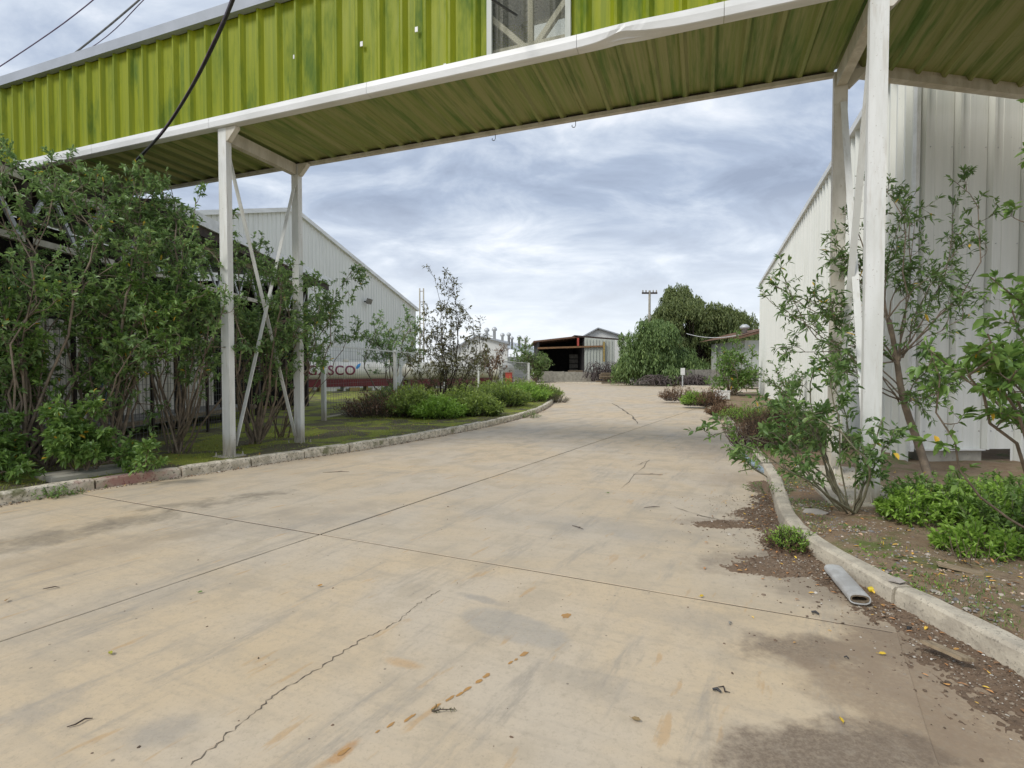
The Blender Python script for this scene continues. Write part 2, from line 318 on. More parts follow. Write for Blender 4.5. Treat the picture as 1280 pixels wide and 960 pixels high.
    c = t.mix(t.math('MULTIPLY', t.rng(fine, .48, .74), .42), c, (.30, .25, .18)); g2 = t.noise(P, 9, 6, .72); c = t.mix(t.math('MULTIPLY', t.rng(g2, .52, .74), .38), c, (.36, .30, .22)); g3 = t.noise(P, 70, 3, .7); c = t.mix(t.math('MULTIPLY', t.rng(g3, .56, .72), .35), c, (.24, .19, .14))
    r = t.rand(); c = t.mix(t.math('MULTIPLY', r, .34), c, (.45, .39, .30))
    t.bump(t.math('ADD', fine, t.math('MULTIPLY', br, .6)), .22, .004)
    return t.fin(c, t.rng(mid, .3, .7, .62, .85))
M['road'] = concrete_road(); M['joint'] = plain('dark joint dirt', (.035, .028, .022), (.06, .045, .032), 6, .95)
def dirt_mat(name, c1, c2, c3, moss=None):
    t = NT(name); P = t.pos(); n = t.noise(P, 3, 6, .65); f = t.noise(P, 45, 5, .75); g = t.noise(P, 11, 5, .7)
    c = t.mix(t.rng(n, .35, .65), c1, c2); c = t.mix(t.math('MULTIPLY', t.rng(g, .5, .7), .7), c, c3)
    if moss:
        m = t.noise(P, 1.1, 6, .65, .5); c = t.mix(t.rng(m, *moss[1]), c, moss[0]); m2 = t.noise(P, 14, 4, .7); c = t.mix(t.math('MULTIPLY', t.rng(m2, .5, .7), .5), c, c3)
    c = t.mix(t.math('MULTIPLY', t.rng(f, .55, .75), .6), c, tuple(a*.35 for a in c1)); c = t.mix(t.math('MULTIPLY', t.rng(f, .30, .2), .5), c, tuple(min(1, a*1.9) for a in c1))
    t.bump(t.math('ADD', f, g), .8, .02); return t.fin(c, .95)
M['dirt'] = dirt_mat('loose brown dirt', (.175, .115, .07), (.22, .15, .095), (.12, .08, .052))
M['soil_right'] = dirt_mat('stony soil', (.25, .165, .095), (.29, .215, .135), (.15, .10, .06), ((.13, .16, .035), (.52, .64)))
M['moss'] = dirt_mat('mossy soil', (.11, .085, .05), (.13, .12, .05), (.07, .06, .035), ((.24, .27, .025), (.45, .55)))
M['ground'] = dirt_mat('dusty ground', (.30, .25, .18), (.26, .22, .16), (.2, .17, .11))
# ------------------------------------------------------------------ ground, road slabs
g = MB(); S = 900; g.add([(-S, -60, -.06), (S, -60, -.06), (S, S, -.06), (-S, S, -.06)], [(0, 1, 2, 3)])
tag(g.build('ground', M['ground']), kind='structure')
road = empty('road', kind='structure'); road['label'] = 'pale concrete yard road of large cast slabs with narrow joints'
O0 = gp(400, 668)                            # a corner where four slabs meet
def slab_mesh(w, l, seed):
    """one slab in the skewed J/T frame with a slightly worn edge; top at z=0"""
    rn = random.Random(seed); gap = .010; gj = .011; n1, n2 = 10, 14; ring = []
    def pt(a, b): return T*a + J*b
    def jit(): return rn.uniform(-.003, .002)
    for i in range(n1): ring.append(pt(gap+(w-2*gap)*i/n1, gj-jit()))
    for i in range(n2): ring.append(pt(w-gap+jit(), gj+(l-2*gj)*i/n2))
    for i in range(n1): ring.append(pt(w-gap-(w-2*gap)*i/n1, l-gj+jit()))
    for i in range(n2): ring.append(pt(gap-jit(), l-gj-(l-2*gj)*i/n2))
    n = len(ring); ctr = pt(w/2, l/2); V = []
    for z, k in ((0, -.003), (-.003, 0), (-.05, 0)):
        for p in ring: d = (ctr-p).normalized(); V.append((p.x - d.x*k, p.y - d.y*k, z))
    F = [tuple(range(n))]
    for L_ in range(2): F += [(L_*n+i, (L_+1)*n+i, (L_+1)*n+(i+1) % n, L_*n+(i+1) % n) for i in range(n)]
    m = MB(); m.add(V, F); return m.mesh('concrete_slab', M['road'])
SW, SL = 4.62, 3.06
sm = [slab_mesh(SW, SL, k) for k in range(5)]
rn = random.Random(3)
cnt = 0
for a in range(-6, 12):
    for b in range(-8, 30):
        off = 0 if a < 1 else (0 if a % 2 == 0 else 1.15)
        p = O0 + T*(a*SW) + J*(b*SL + off); c = p + T*(SW/2) + J*(SL/2)
        if a >= 1 and c.y < 4.2: continue
        if c.y < -4 or c.y > 68 or c.x > 32 or c.x < -11: continue
        # keep slabs that lie in the driveable yard
        lx = -10.5 if c.y < 4 else (-9 + (c.y-4)*.62 if c.y < 17 else .0)
        rx = 5.8 if c.y < 6 else (5 + (c.y-6)*.42 if c.y < 33 else 40)
        if c.x < lx-1.5 or c.x > rx+1: continue
        link('concrete_slab', rn.choice(sm), road, (p.x, p.y, rn.uniform(-.0015, .0015))); cnt += 1
yard = MB()
yard.add([(-9, -8, -.05), (9, -8, -.05), (8, 12, -.05), (14, 30, -.05), (70, 36, -.05), (70, 40, -.05), (19, 41.5, -.05), (13.5, 55, -.05), (6, 64, -.05), (-2, 64, -.05), (-1, 20, -.05), (-6, 8, -.05)], [tuple(range(12))])
yard.v = [(a, b, -.007) for a, b, c in yard.v]; yard.build('joint_filler', M['joint'], road)
oc = MB(); q_ = O0 + T*(SW-.03); oc.prism([(q_.x+J.x*.6, q_.y+J.y*.6), (4.2, 4.0), (4.2, -3), (q_.x-J.x*7, q_.y-J.y*7)][::-1], .03, lambda x, y, h: (x, y, -.034+h)); oc.build('old_concrete', M['road'], road)
# cracks in the concrete
def ribbon(pts, w, z, name, mat, seed, parent, jag=.02, steps=9):
    rn = random.Random(seed); P = []
    for a, b in zip(pts[:-1], pts[1:]):
        for i in range(steps): P.append(a.lerp(b, i/steps))
    P.append(pts[-1]); m = MB(); V = []; n = len(P)
    for i, p in enumerate(P):
        d = (P[min(i+1, n-1)]-P[max(i-1, 0)]).normalized(); s = Vector((-d.y, d.x, 0)); o = s*rn.uniform(-jag, jag) if 0 < i < n-1 else s*0
        ww = w*rn.uniform(.12, 1.9)*(.3 if i in (0, n-1) else 1)
        V += [p+o+s*ww/2+Vector((0, 0, z)), p+o-s*ww/2+Vector((0, 0, z))]
    m.add(V, [(2*i, 2*i+1, 2*i+3, 2*i+2) for i in range(n-1)]); return m.build(name, mat, parent)
M['crack'] = plain('dark crack fill', (.22, .18, .13), (.08, .065, .05), 14, .95)
M['paint_orange'] = plain('orange rusty paint drip', (.46, .245, .07), (.40, .23, .09), 30, .85, bump=0)
ribbon([gp(238, 958), gp(300, 905), gp(345, 868), gp(400, 835), gp(452, 800), gp(490, 782), gp(520, 757), gp(551, 738)], .005, .0035, 'crack', M['crack'], 1, road, .014, 12)
ribbon([gp(790, 584), gp(812, 575), gp(798, 590), gp(775, 612)], .006, .004, 'crack', M['crack'], 2, road, .02, 5)
ribbon([gp(842, 634), gp(877, 645), gp(900, 650)], .01, .004, 'crack', M['crack'], 3, road, .01, 5)
ribbon([gp(797, 530), gp(790, 520), gp(780, 513), gp(765, 504)], .045, .004, 'crack', M['crack'], 4, road, .03, 6)
for k, (px, py, w, h) in enumerate([(655, 818, 9, 6), (638, 829, 6, 3), (645, 825, 4, 3), (608, 845, 8, 5), (599, 852, 8, 5), (584, 862, 11, 4), (575, 868, 9, 4), (562, 874, 12, 4), (545, 884, 14, 4), (512, 898, 16, 4), (488, 907, 11, 4), (472, 915, 6, 3), (708, 770, 8, 7), (430, 940, 18, 7), (746, 832, 0, 0)]):
    if not w: continue
    m = MB(); c = gp(px, py); a = gp(px-w/2, py+(w*.35)) - gp(px+w/2, py-(w*.35)); la = a.length/2; dx = a.normalized(); dy = Vector((-dx.y, dx.x, 0)); lb = (gp(px, py+h/2)-gp(px, py-h/2)).length/2*.7
    rr = random.Random(k+50); V = []
    for i in range(12):
        t_ = 2*math.pi*i/12; q = rr.uniform(.7, 1.15); V.append(c + dx*(la*math.cos(t_)*q) + dy*(lb*math.sin(t_)*q) + Vector((0, 0, .0035)))
    m.add(V, [tuple(range(12))]); m.build('paint_drip', M['paint_orange'], road)
# ------------------------------------------------------------------ kerbs and verges
def resample(pts, step):
    P = [Vector(p) for p in pts]; out = [P[0]]; 
    for a, b in zip(P[:-1], P[1:]):
        n = max(1, int((b-a).length/step)); out += [a.lerp(b, (i+1)/n) for i in range(n)]
    return out
def smooth_line(pts, it=2):
    for _ in range(it):
        q = [pts[0]]
        for a, b in zip(pts[:-1], pts[1:]): q += [a.lerp(b, .25), a.lerp(b, .75)]
        q.append(pts[-1]); pts = q
    return pts
def arc_cut(pts, cuts):
    """split a polyline at arc lengths; returns lists of points"""
    L = [0]
    for a, b in zip(pts[:-1], pts[1:]): L.append(L[-1]+(b-a).length)
    def pt(s):
        s = max(0, min(s, L[-1]-1e-6))
        for i in range(len(L)-1):
            if L[i+1] >= s: return pts[i].lerp(pts[i+1], (s-L[i])/max(1e-9, L[i+1]-L[i]))
    return L[-1], pt
def kerb(name, pts, side, blk, h, w, parent_label, seed, mat, ends=(0, 1e9), skip=(), na=1.0, it=2):
    pts = smooth_line([Vector((p[0], p[1], 0)) for p in pts], it); total, pt = arc_cut(pts, None)
    root = empty(name, (0, 0, 0), kind='structure'); root['label'] = parent_label
    rn = random.Random(seed); s = 0; k = 0; meshes = None
    while s < total-.1:
        l = blk*(rn.uniform(.92, 1.08) if na > .9 else rn.uniform(.995, 1.005)); e = min(s+l, total); g_ = .012
        if k not in skip:
            n = 9; V = []; prof = [(0, -.06), (.004, h*.5), (.012, h-.018), (.03, h), (w*.6, h+.002), (w-.02, h), (w, h-.02), (w, -.06)]
            jz = rn.uniform(-.012, .008); jo = rn.uniform(-.008, .008); sd = rn.random()*50
            for i in range(n):
                q = s+g_+(e-s-2*g_)*i/(n-1); p = pt(q); d = (pt(q+.05)-pt(q-.05)).normalized(); nr = Vector((d.y, -d.x, 0))*side
                for j, (o, z) in enumerate(prof):
                    nz = (mnoise.noise(Vector((q*4+sd, j*.5, sd)))*.012 + mnoise.noise(Vector((q*16+sd, j*.9, 3)))*.006)*na
                    cut = .012 if i in (0, n-1) and 1 < j < 6 else 0
                    V.append(p + nr*(o+jo+nz*(1 if j not in (4,) else 0)) + Vector((0, 0, z+(jz+nz*.8 - cut if z > 0 else 0))))
            m = MB(); np_ = len(prof)
            m.add(V, [(i*np_+j, i*np_+j+1, (i+1)*np_+j+1, (i+1)*np_+j) for i in range(n-1) for j in range(np_-1)] + [tuple(range(np_)), tuple(reversed(range((n-1)*np_, n*np_)))])
            m.build('kerb_block', mat(k) if callable(mat) else mat, root, smooth=False)
        s = e; k += 1
    return root, pts, pt, total
def kerb_mat():
    t = NT('whitewashed worn kerb'); P = t.pos(); n = t.noise(P, 7, 6, .68); f = t.noise(P, 30, 4, .7)
    c = t.mix(t.rng(n, .42, .60), (.74, .66, .52), (.48, .42, .31)); c = t.mix(t.rng(f, .54, .66), c, (.12, .105, .08))
    z = t.n('ShaderNodeSeparateXYZ'); t.l(P, z.inputs[0]); m = t.noise(P, 3, 5, .6)
    c = t.mix(t.math('MULTIPLY', t.rng(m, .56, .7), .8), c, (.11, .12, .03))
    # old red paint near the drain, left
    gpt = gp(175, 600, .1); v = t.n('ShaderNodeVectorMath', operation='SUBTRACT'); t.l(P, v.inputs[0]); v.inputs[1].default_value = tuple(gpt)
    ln = t.n('ShaderNodeVectorMath', operation='LENGTH'); t.l(v.outputs[0], ln.inputs[0])
    rd = t.rng(t.math('ADD', ln.outputs['Value'], t.math('MULTIPLY', t.math('SUBTRACT', n, .5), 1.6)), .25, .75, .75, 0); c = t.mix(rd, c, (.27, .07, .06))
    t.bump(t.math('ADD', n, f), .6, .01); return t.fin(c, .9)
M['kerb'] = kerb_mat()
def kerb_mat2():
    t = NT('bare concrete kerb'); P = t.pos(); n = t.noise(P, 5, 6, .68); f = t.noise(P, 38, 4, .75)
    c = t.mix(t.rng(n, .40, .64), (.56, .50, .39), (.42, .37, .29)); c = t.mix(t.math('MULTIPLY', t.rng(f, .56, .68), .7), c, (.16, .14, .11))
    t.bump(t.math('ADD', n, f), .6, .01); return t.fin(c, .9)
M['kerb2'] = kerb_mat2()
KL = [(-12.5, -5.2), (-9.0, .9), (-7.4, 3.7)] + [tuple(gp(*q).xy) for q in [(0, 632), (70, 619), (150, 607), (270, 590), (345, 578), (412, 568), (455, 562), (505, 553), (560, 543), (610, 533), (655, 522), (683, 511)]] + [(2.2, 26.5), (2.75, 30), (2.8, 40), (2.7, 62)]
kl_root, KLs, klpt, klL = kerb('kerb', KL, -1, 1.0, .145, .17, 'worn whitewashed kerb curving along the left side of the road', 5, M['kerb'], na=.99)
KR = [(2.72, -3), (2.70, .5), (2.65, 2.6), (2.57, 3.5), (2.54, 4.4), (2.66, 5.1), (3.0, 5.9), (3.75, 7.6), (4.6, 10.1), (5.9, 14), (7.3, 18.2), (8.5, 23.5), (8.6, 27.5), (9.6, 30.6), (13, 33.5), (20, 35.5), (45, 37)]
kr_root, KRs, krpt, krL = kerb('kerb', KR, 1, 1.30, .148, .15, 'plain concrete kerb along the right side of the road', 8, M['kerb2'], na=.4, it=1)
FK = [(-1.0, 65.5), (6, 63.6), (13.5, 55), (16.6, 48.5), (19.2, 41.8), (24, 40.8), (60, 42)]
kerb('kerb', FK, -1, 2.0, .13, .18, 'low kerb across the far end of the yard', 9, M['kerb2'])
def hnoise(x, y, a=.02, s=1.3):
    return mnoise.noise(Vector((x*s, y*s, 1.7)))*a + mnoise.noise(Vector((x*s*4, y*s*4, 5.1)))*a*.4
def verge(name, line, far, kerbw, side, mat, z0, label, ts, amp):
    pts = resample(line, .35); V = []; nt_ = len(ts); n = len(pts)
    for i, p in enumerate(pts):
        d = (pts[min(i+1, n-1)]-pts[max(i-1, 0)]).normalized(); nr = Vector((d.y, -d.x, 0))*side; a = p+nr*(kerbw-.03); b = Vector((far(p), p.y + (0), 0))
        for k, t_ in enumerate(ts):
            q = a.lerp(b, t_); z = z0 + (hnoise(q.x, q.y, amp) if k > 0 else -.03); V.append((q.x, q.y, z))
    m = MB(); m.add(V, [(i*nt_+j, i*nt_+j+1, (i+1)*nt_+j+1, (i+1)*nt_+j) if side > 0 else (i*nt_+j, (i+1)*nt_+j, (i+1)*nt_+j+1, i*nt_+j+1) for i in range(n-1) for j in range(nt_-1)])
    o = m.build(name, mat, smooth=True); tag(o, label, kind='structure'); return o
tsl = [0, .004, .01, .016, .022, .03, .038, .046, .055, .065, .078, .09, .105, .12, .14, .17, .22, .32, .6, 1]
verge('mossy_verge', KLs, lambda p: -46, .17, -1, M['moss'], .125, 'mossy strip of earth behind the left kerb', tsl, .035)
verge('soil_verge', KRs, lambda p: 50 if p.y > 28 else 30, .15, 1, M['soil_right'], .135, 'stony planted strip of earth behind the right kerb', tsl, .035)
fv = MB(); fv.add([(-30, 65.7, .11), (6.1, 63.8, .11), (13.7, 55.2, .11), (16.8, 48.7, .11), (19.4, 42, .11), (24, 41, .11), (60, 42.2, .11), (80, 140, .11), (-60, 140, .11)], [tuple(range(9))])
tag(fv.build('far_verge', M['ground']), 'dusty earth beyond the far kerb', kind='structure')
# loose dirt washed onto the slabs along the right kerb
def dirt_patch(name, pts_fn, x0, x1, y0, y1, res, label):
    nx, ny = int((x1-x0)/res), int((y1-y0)/res); V = []
    for j in range(ny+1):
        for i in range(nx+1):
            x, y = x0+(x1-x0)*i/nx, y0+(y1-y0)*j/ny
            V.append((x, y, max(-.012, min(.1, pts_fn(x, y)))))
    F = []
    for j in range(ny):
        for i in range(nx):
            q = (j*(nx+1)+i, j*(nx+1)+i+1, (j+1)*(nx+1)+i+1, (j+1)*(nx+1)+i)
            if max(V[k][2] for k in q) > -.008: F.append(q)
    m = MB(); m.add(V, F); o = m.build(name, M['dirt'], smooth=True); return tag(o, label, 'dirt', kind='stuff')
def kerb_x(y):
    for a, b in zip(KRs[:-1], KRs[1:]):
        if a.y <= y <= b.y: return a.x + (b.x-a.x)*(y-a.y)/max(1e-6, b.y-a.y)
    return KRs[0].x
DB = [(gp(975, 708), .46, .26, .035), (gp(925, 655), .62, .17, .028), (gp(1000, 690), .3, .3, .03), (gp(965, 645), .45, .3, .03)]
def dirt_h(x, y):
    d = kerb_x(y)-x; w = .30 + .12*mnoise.noise(Vector((y*1.3, 2, 0))) + (.16 if y < 2.9 else 0)
    h = .028*(1-d/w) if d < w*1.6 else -.02
    for c, rx, ry, hh in DB:
        q = math.hypot((x-c.x)/rx, (y-c.y)/ry); h = max(h, hh*(1-q*q) if q < 1.4 else -.02)
    return h*.8 + .012*mnoise.noise(Vector((x*5, y*5, 0))) + .007*mnoise.noise(Vector((x*15, y*15, 4))) + .010*mnoise.noise(Vector((x*40, y*40, 4))) + .006*mnoise.noise(Vector((x*90, y*90, 4))) - .006
dirt_patch('loose_dirt', dirt_h, 1.4, 3.6, 1.2, 7.4, .017, 'loose brown dirt heaped against the right kerb')
# ------------------------------------------------------------------ scattered small faces: leaves, stones, grass
def leaves_mesh(name, mat, pos, dirs, L, W, rnd, seed=0, hexa=True, droop=.15):
    rg = np.random.default_rng(seed); pos = np.asarray(pos, float); d = np.asarray(dirs, float); n = len(pos)
    d /= np.linalg.norm(d, axis=1, keepdims=True)+1e-9
    up = np.tile([0, 0, 1.], (n, 1)) + rg.normal(0, .55, (n, 3)); s = np.cross(d, up); s /= np.linalg.norm(s, axis=1, keepdims=True)+1e-9
    nrm = np.cross(s, d); L = np.broadcast_to(L, n)[:, None]; W = np.broadcast_to(W, n)[:, None]
    dr = np.zeros((n, 3)); dr[:, 2] = -1
    if hexa:
        k = 6; V = np.empty((n, 6, 3)); fold = nrm*W*.22
        V[:, 0] = pos; V[:, 1] = pos+d*L*.33+s*W*.5+fold; V[:, 2] = pos+d*L*.68+s*W*.42+fold+dr*L*droop*.4; V[:, 3] = pos+d*L+dr*L*droop
        V[:, 4] = pos+d*L*.68-s*W*.42+fold+dr*L*droop*.4; V[:, 5] = pos+d*L*.33-s*W*.5+fold
        loop = np.array([0, 1, 2, 3, 0, 3, 4, 5]); nf = 2; starts = np.array([0, 4]); tot = 4
        idx = (np.arange(n)[:, None]*6+loop[None]).ravel()
    else:
        k = 4; V = np.empty((n, 4, 3)); V[:, 0] = pos; V[:, 1] = pos+d*L*.5+s*W*.5; V[:, 2] = pos+d*L+dr*L*droop; V[:, 3] = pos+d*L*.5-s*W*.5
        nf = 1; tot = 4; idx = np.arange(n*4)
    me = bpy.data.meshes.new(name); me.vertices.add(n*k); me.vertices.foreach_set('co', V.ravel())
    me.loops.add(len(idx)); me.loops.foreach_set('vertex_index', idx.astype(np.int32))
    me.polygons.add(n*nf); me.polygons.foreach_set('loop_start', (np.arange(n*nf)*tot).astype(np.int32))
    try: me.polygons.foreach_set('loop_total', np.full(n*nf, tot, np.int32))
    except Exception: pass
    at_ = me.attributes.new('rnd', 'FLOAT', 'FACE'); at_.data.foreach_set('value', np.repeat(np.asarray(rnd, np.float32), nf))
    me.materials.append(mat); me.update(calc_edges=True); return me
def stones_mesh(name, mat, P, sz, seed):
    rg = np.random.default_rng(seed); n = len(P); base = np.array([(1, 0, 0), (0, 1, 0), (-1, 0, 0), (0, -1, 0), (0, 0, 1), (.6, .6, .5), (-.6, .5, .55), (-.5, -.6, .5), (.6, -.5, .45)], float)
    faces = [(0, 1, 5), (1, 2, 6), (2, 3, 7), (3, 0, 8), (5, 1, 6), (6, 2, 7), (7, 3, 8), (8, 0, 5), (4, 5, 6), (4, 6, 7), (4, 7, 8), (4, 8, 5)]
    V = []; A = []; F = []
    for i in range(n):
        a = rg.uniform(0, 6.28); c, s = math.cos(a), math.sin(a); sc = rg.uniform(.6, 1.2, 3)*sz[i]*np.array([1, 1, .7]); b = (base+rg.normal(0, .1, base.shape))*sc
        b = np.stack([b[:, 0]*c-b[:, 1]*s, b[:, 0]*s+b[:, 1]*c, b[:, 2]-sz[i]*.12], 1)+P[i]; V += b.tolist(); F += [tuple(j+i*9 for j in f) for f in faces]; A += [rg.random()]*12
    me = bpy.data.meshes.new(name); me.from_pydata(V, [], F); at_ = me.attributes.new('rnd', 'FLOAT', 'FACE'); at_.data.foreach_set('value', A); me.materials.append(mat); me.update(); return me
def verge_z(x, y, z0, amp): return z0 + hnoise(x, y, amp)
# ------------------------------------------------------------------ plants
def vrand(rn, s=1): return Vector((rn.gauss(0, s), rn.gauss(0, s), rn.gauss(0, s)))
class Plant:
    def __init__(s, seed): s.rn = random.Random(seed); s.w = MB(); s.p = []; s.d = []; s.l = []; s.t = []
    def limb(s, a, b, r0, r1, bend=.12, n=7, nv=5, sag=0):
        L = (b-a).length; o1 = vrand(s.rn, L*bend); pts = []
        for i in range(n+1):
            t = i/n; p = a.lerp(b, t) + o1*math.sin(math.pi*t) + Vector((0, 0, sag*L*math.sin(math.pi*t))) + vrand(s.rn, L*.012)*(1 if 0 < i < n else 0); pts.append(p)
        s.w.tube(pts, [r0+(r1-r0)*i/n for i in range(n+1)], nv, False); return pts
    def leaves(s, pts, n, size, spread=.75, t0=.15, tipbias=1.0):
        m = len(pts)-1
        for k in range(n):
            t = t0+(1-t0)*(s.rn.random()**(1/(1+tipbias))); i = min(int(t*m), m-1); f = t*m-i; p = pts[i].lerp(pts[i+1], f); ax = (pts[i+1]-pts[i]).normalized()
            d = ax*s.rn.uniform(.3, .9) + vrand(s.rn, spread*.7); s.p.append(p); s.d.append(d); s.l.append(size*s.rn.uniform(.4, 1.3)); s.t.append(t)
    def branchy(s, pts, n_side, side_len, n_twig, twig_len, lpt, leaf, t0=.3, up=.25, r=.008, spread=.75, bias=None):
        m = len(pts)-1
        for k in range(n_side):
            t = t0+(1-t0)*(k+s.rn.random())/n_side; t = min(t, .999); i = int(t*m); p = pts[i].lerp(pts[i+1], t*m-i); ax = (pts[i+1]-pts[i]).normalized()
            d = (ax*.55 + vrand(s.rn, .62) + Vector((0, 0, up)) + (bias or Vector())).normalized(); L = side_len*s.rn.uniform(.5, 1.15)*(1.1-.45*t)
            b = s.limb(p, p+d*L, r, r*.4, .1, 4, 4, sag=-.05)
            for q in range(n_twig):
                tt = min(.25+.75*(q+s.rn.random())/n_twig, .999); ii = int(tt*4); pp = b[ii].lerp(b[ii+1], tt*4-ii); dd = (d*.6+vrand(s.rn, .6)+Vector((0, 0, up*.6))).normalized()
                tw = s.limb(pp, pp+dd*twig_len*s.rn.uniform(.5, 1.2), r*.38, r*.2, .08, 2, 3); s.leaves(tw, lpt, leaf, spread)
            s.leaves(b, int(lpt*1.2), leaf, spread, .5)
        s.leaves(pts, int(lpt*2), leaf, spread, .75)
    def build(s, name, loc, label, cat, wood, leafm, wl, group=None, hexa=True, crown='crown', stem='trunk', seed=0, droop=.15, rmax=1.0):
        root = empty(name, loc, 0, label, cat, group); inv = Vector(loc)
        s.w.v = [(v[0]-inv.x, v[1]-inv.y, v[2]-inv.z) for v in s.w.v]
        if s.w.v: s.w.build(stem, wood, root, smooth=True)
        if s.p:
            P = np.array([tuple(p-inv) for p in s.p]); D = np.array([tuple(d) for d in s.d]); L = np.array(s.l); rg = np.random.default_rng(seed+7)
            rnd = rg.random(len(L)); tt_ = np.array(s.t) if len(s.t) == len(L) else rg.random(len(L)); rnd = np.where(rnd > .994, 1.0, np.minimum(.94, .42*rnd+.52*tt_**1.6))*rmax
            link(crown, leaves_mesh(crown, leafm, P, D, L, L*wl*rg.uniform(.65, 1.35, len(L)), rnd, seed, hexa, droop), root)
        return root
def shrub(name, label, cat, rootpx, boxes, seed, wood, leafm, leaf=.07, wl=.3, r0=.022, n_side=6, side=.55, n_twig=4, twig=.22, lpt=9, t0=.3, up=.2, hexa=True, bend=.1, spread=.75, root=None, group=None, sbase=.12, rmax=1.0, droop=.15, zb=.12):
    P = Plant(seed); rt = root or gp(rootpx[0], rootpx[1], zb)
    for (x0, y0, x1, y1, d0, d1, n) in boxes:
        for k in range(n):
            e = at(P.rn.uniform(x0, x1), P.rn.uniform(y0, y1), P.rn.uniform(d0, d1)); st = rt + Vector((P.rn.uniform(-sbase, sbase), P.rn.uniform(-sbase, sbase), -.03))
            L = (e-st).length; mid = st.lerp(e, .45)+Vector((0, 0, L*.08))
            pts = P.limb(st, e, r0*P.rn.uniform(.6, 1.1), .005, bend, 9, 5, sag=.06); P.branchy(pts, n_side, side, n_twig, twig, lpt, leaf, t0, up, max(.004, r0*.3), spread)
    return P.build(name, tuple(rt), label, cat, wood, leafm, wl, group, hexa, seed=seed, rmax=rmax, droop=droop)
def weed(name, label, cat, cx, cy, rx, ry, h, n, seed, leafm, stemm, leaf=.045, wl=.3, lpn=14, lean=.5, hexa=False, z0=.13, group=None, kind=None, crown='foliage', up=.35, dome=True, rmax=1.0):
    P = Plant(seed); rn = P.rn
    for k in range(n):
        a = rn.uniform(0, 6.283); q = math.sqrt(rn.random()); x, y = cx+math.cos(a)*q*rx*.75, cy+math.sin(a)*q*ry*.75; hh = h*(1-.55*q*q if dome else 1)*rn.uniform(.55, 1.1)
        p0 = Vector((x, y, z0-.03)); p1 = p0+Vector((math.cos(a)*q*lean*rx*.6+rn.gauss(0, .06*h), math.sin(a)*q*lean*ry*.6+rn.gauss(0, .06*h), hh))
        pts = P.limb(p0, p1, .0035+.004*h, .0015, .08, 4, 3); P.leaves(pts, lpn, leaf, .7-up*.3, .2, .6)
    return P.build(name, (cx, cy, z0), label, cat, stemm, leafm, wl, group, hexa, crown, 'stems', seed, rmax=rmax)
# ================================================================== COVERED WALKWAY
PLb, PRb = gp(287, 570, .12), gp(1086, 631, .12)
U = (PRb-PLb); SPAN = U.length; U.normalize(); V_ = Vector((-U.y, U.x, 0)); BA = math.atan2(U.y, U.x)
bridge = empty('covered_walkway', tuple(PLb), BA, 'elevated walkway clad in lime green corrugated sheet on white steel posts, spanning the road', 'walkway')
def bl(px, py, y=0.0):      # image point -> local coords on the plane at local y
    r = ray(px, py); o = Vector((0, 0, CAM_H)); n = V_; p0 = PLb + V_*y
    t_ = (p0-o).dot(n)/r.dot(n); q = o+r*t_-PLb; return q.dot(U), q.dot(V_), q.z+PLb.z
ZB, ZT = 5.655-.12, 7.40-.12            # local z (origin on the verge)
WB = 1.68                                # depth of the walkway
def sheet_v(W, n, rib, y0, y1, f, endfn=None, back=0):
    """corrugated sheet; profile across x, run from y0 to y1; f maps (x, depth, run)"""
    b, tp, dp = rib; xs = [(0, 0)]
    for k in range(n):
        c = (k+.5)*W/n; xs += [(c-b/2, 0), (c-tp/2, dp), (c+tp/2, dp), (c+b/2, 0)] + ([(c+b/2+.003, -.04), (c+b/2+.034, -.04), (c+b/2+.037, 0)] if dp > .07 else [])
    xs.append((W, 0)); m = MB(); N_ = len(xs); V = []
    for x, d in xs: V.append(f(x, d, y0))
    for x, d in xs: V.append(f(x, d, endfn(x) if endfn else y1))
    m.add(V, [(i, i+1, N_+i+1, N_+i) for i in range(N_-1)]); return m
SHW = 1.134
t611 = bl(611, 60, -.03)[0]; t714 = bl(714, 40, -.03)[0]; SHW = t714-t611
rib = (.15, .035, .062)
wallm = sheet_v(SHW+.004, 3, rib, ZB+.15, ZT, lambda x, d, h: (x, -d, h)).mesh('wall_panel', M['green_sheet'])
skym = sheet_v(SHW-.06, 3, rib, ZB+.15, ZT, lambda x, d, h: (x+.03, -d, h)).mesh('skylight_panel', M['skylight'])
wallb = sheet_v(SHW+.004, 3, rib, ZB+.10, ZT, lambda x, d, h: (x, d, h)).mesh('wall_panel', M['green_sheet'])
added_skyb = sheet_v(SHW, 3, rib, ZB+.10, ZT, lambda x, d, h: (x, d, h)).mesh('skylight_panel', M['skylight'])  # unseen rear skylight, added to let light into the walkway
roofm = sheet_v(SHW+.004, 3, rib, -.12, WB+.12, lambda x, d, h: (x, h, ZT+.10+d)).mesh('roof_panel', M['roof_sheet'])
Tp = SPAN
def beam_y(x):                            # local far edge: straight, then following the oblique beam at the right
    a = Vector((Tp, WB)); e = (Vector((7.72, 7.86, 0))-PLb); bx, by = e.dot(U), e.dot(V_)
    return WB+.08 if x < Tp else WB-.05+(x-Tp)*(by-WB)/(bx-Tp)
def soff(y1fn): return sheet_v(SHW+.004, 3, (.12, .045, .055), -.02, WB+.08, lambda x, d, h: (x, h, ZB+.10-d), y1fn)
soffm = soff(None).mesh('soffit_panel', M['soffit_sheet'])
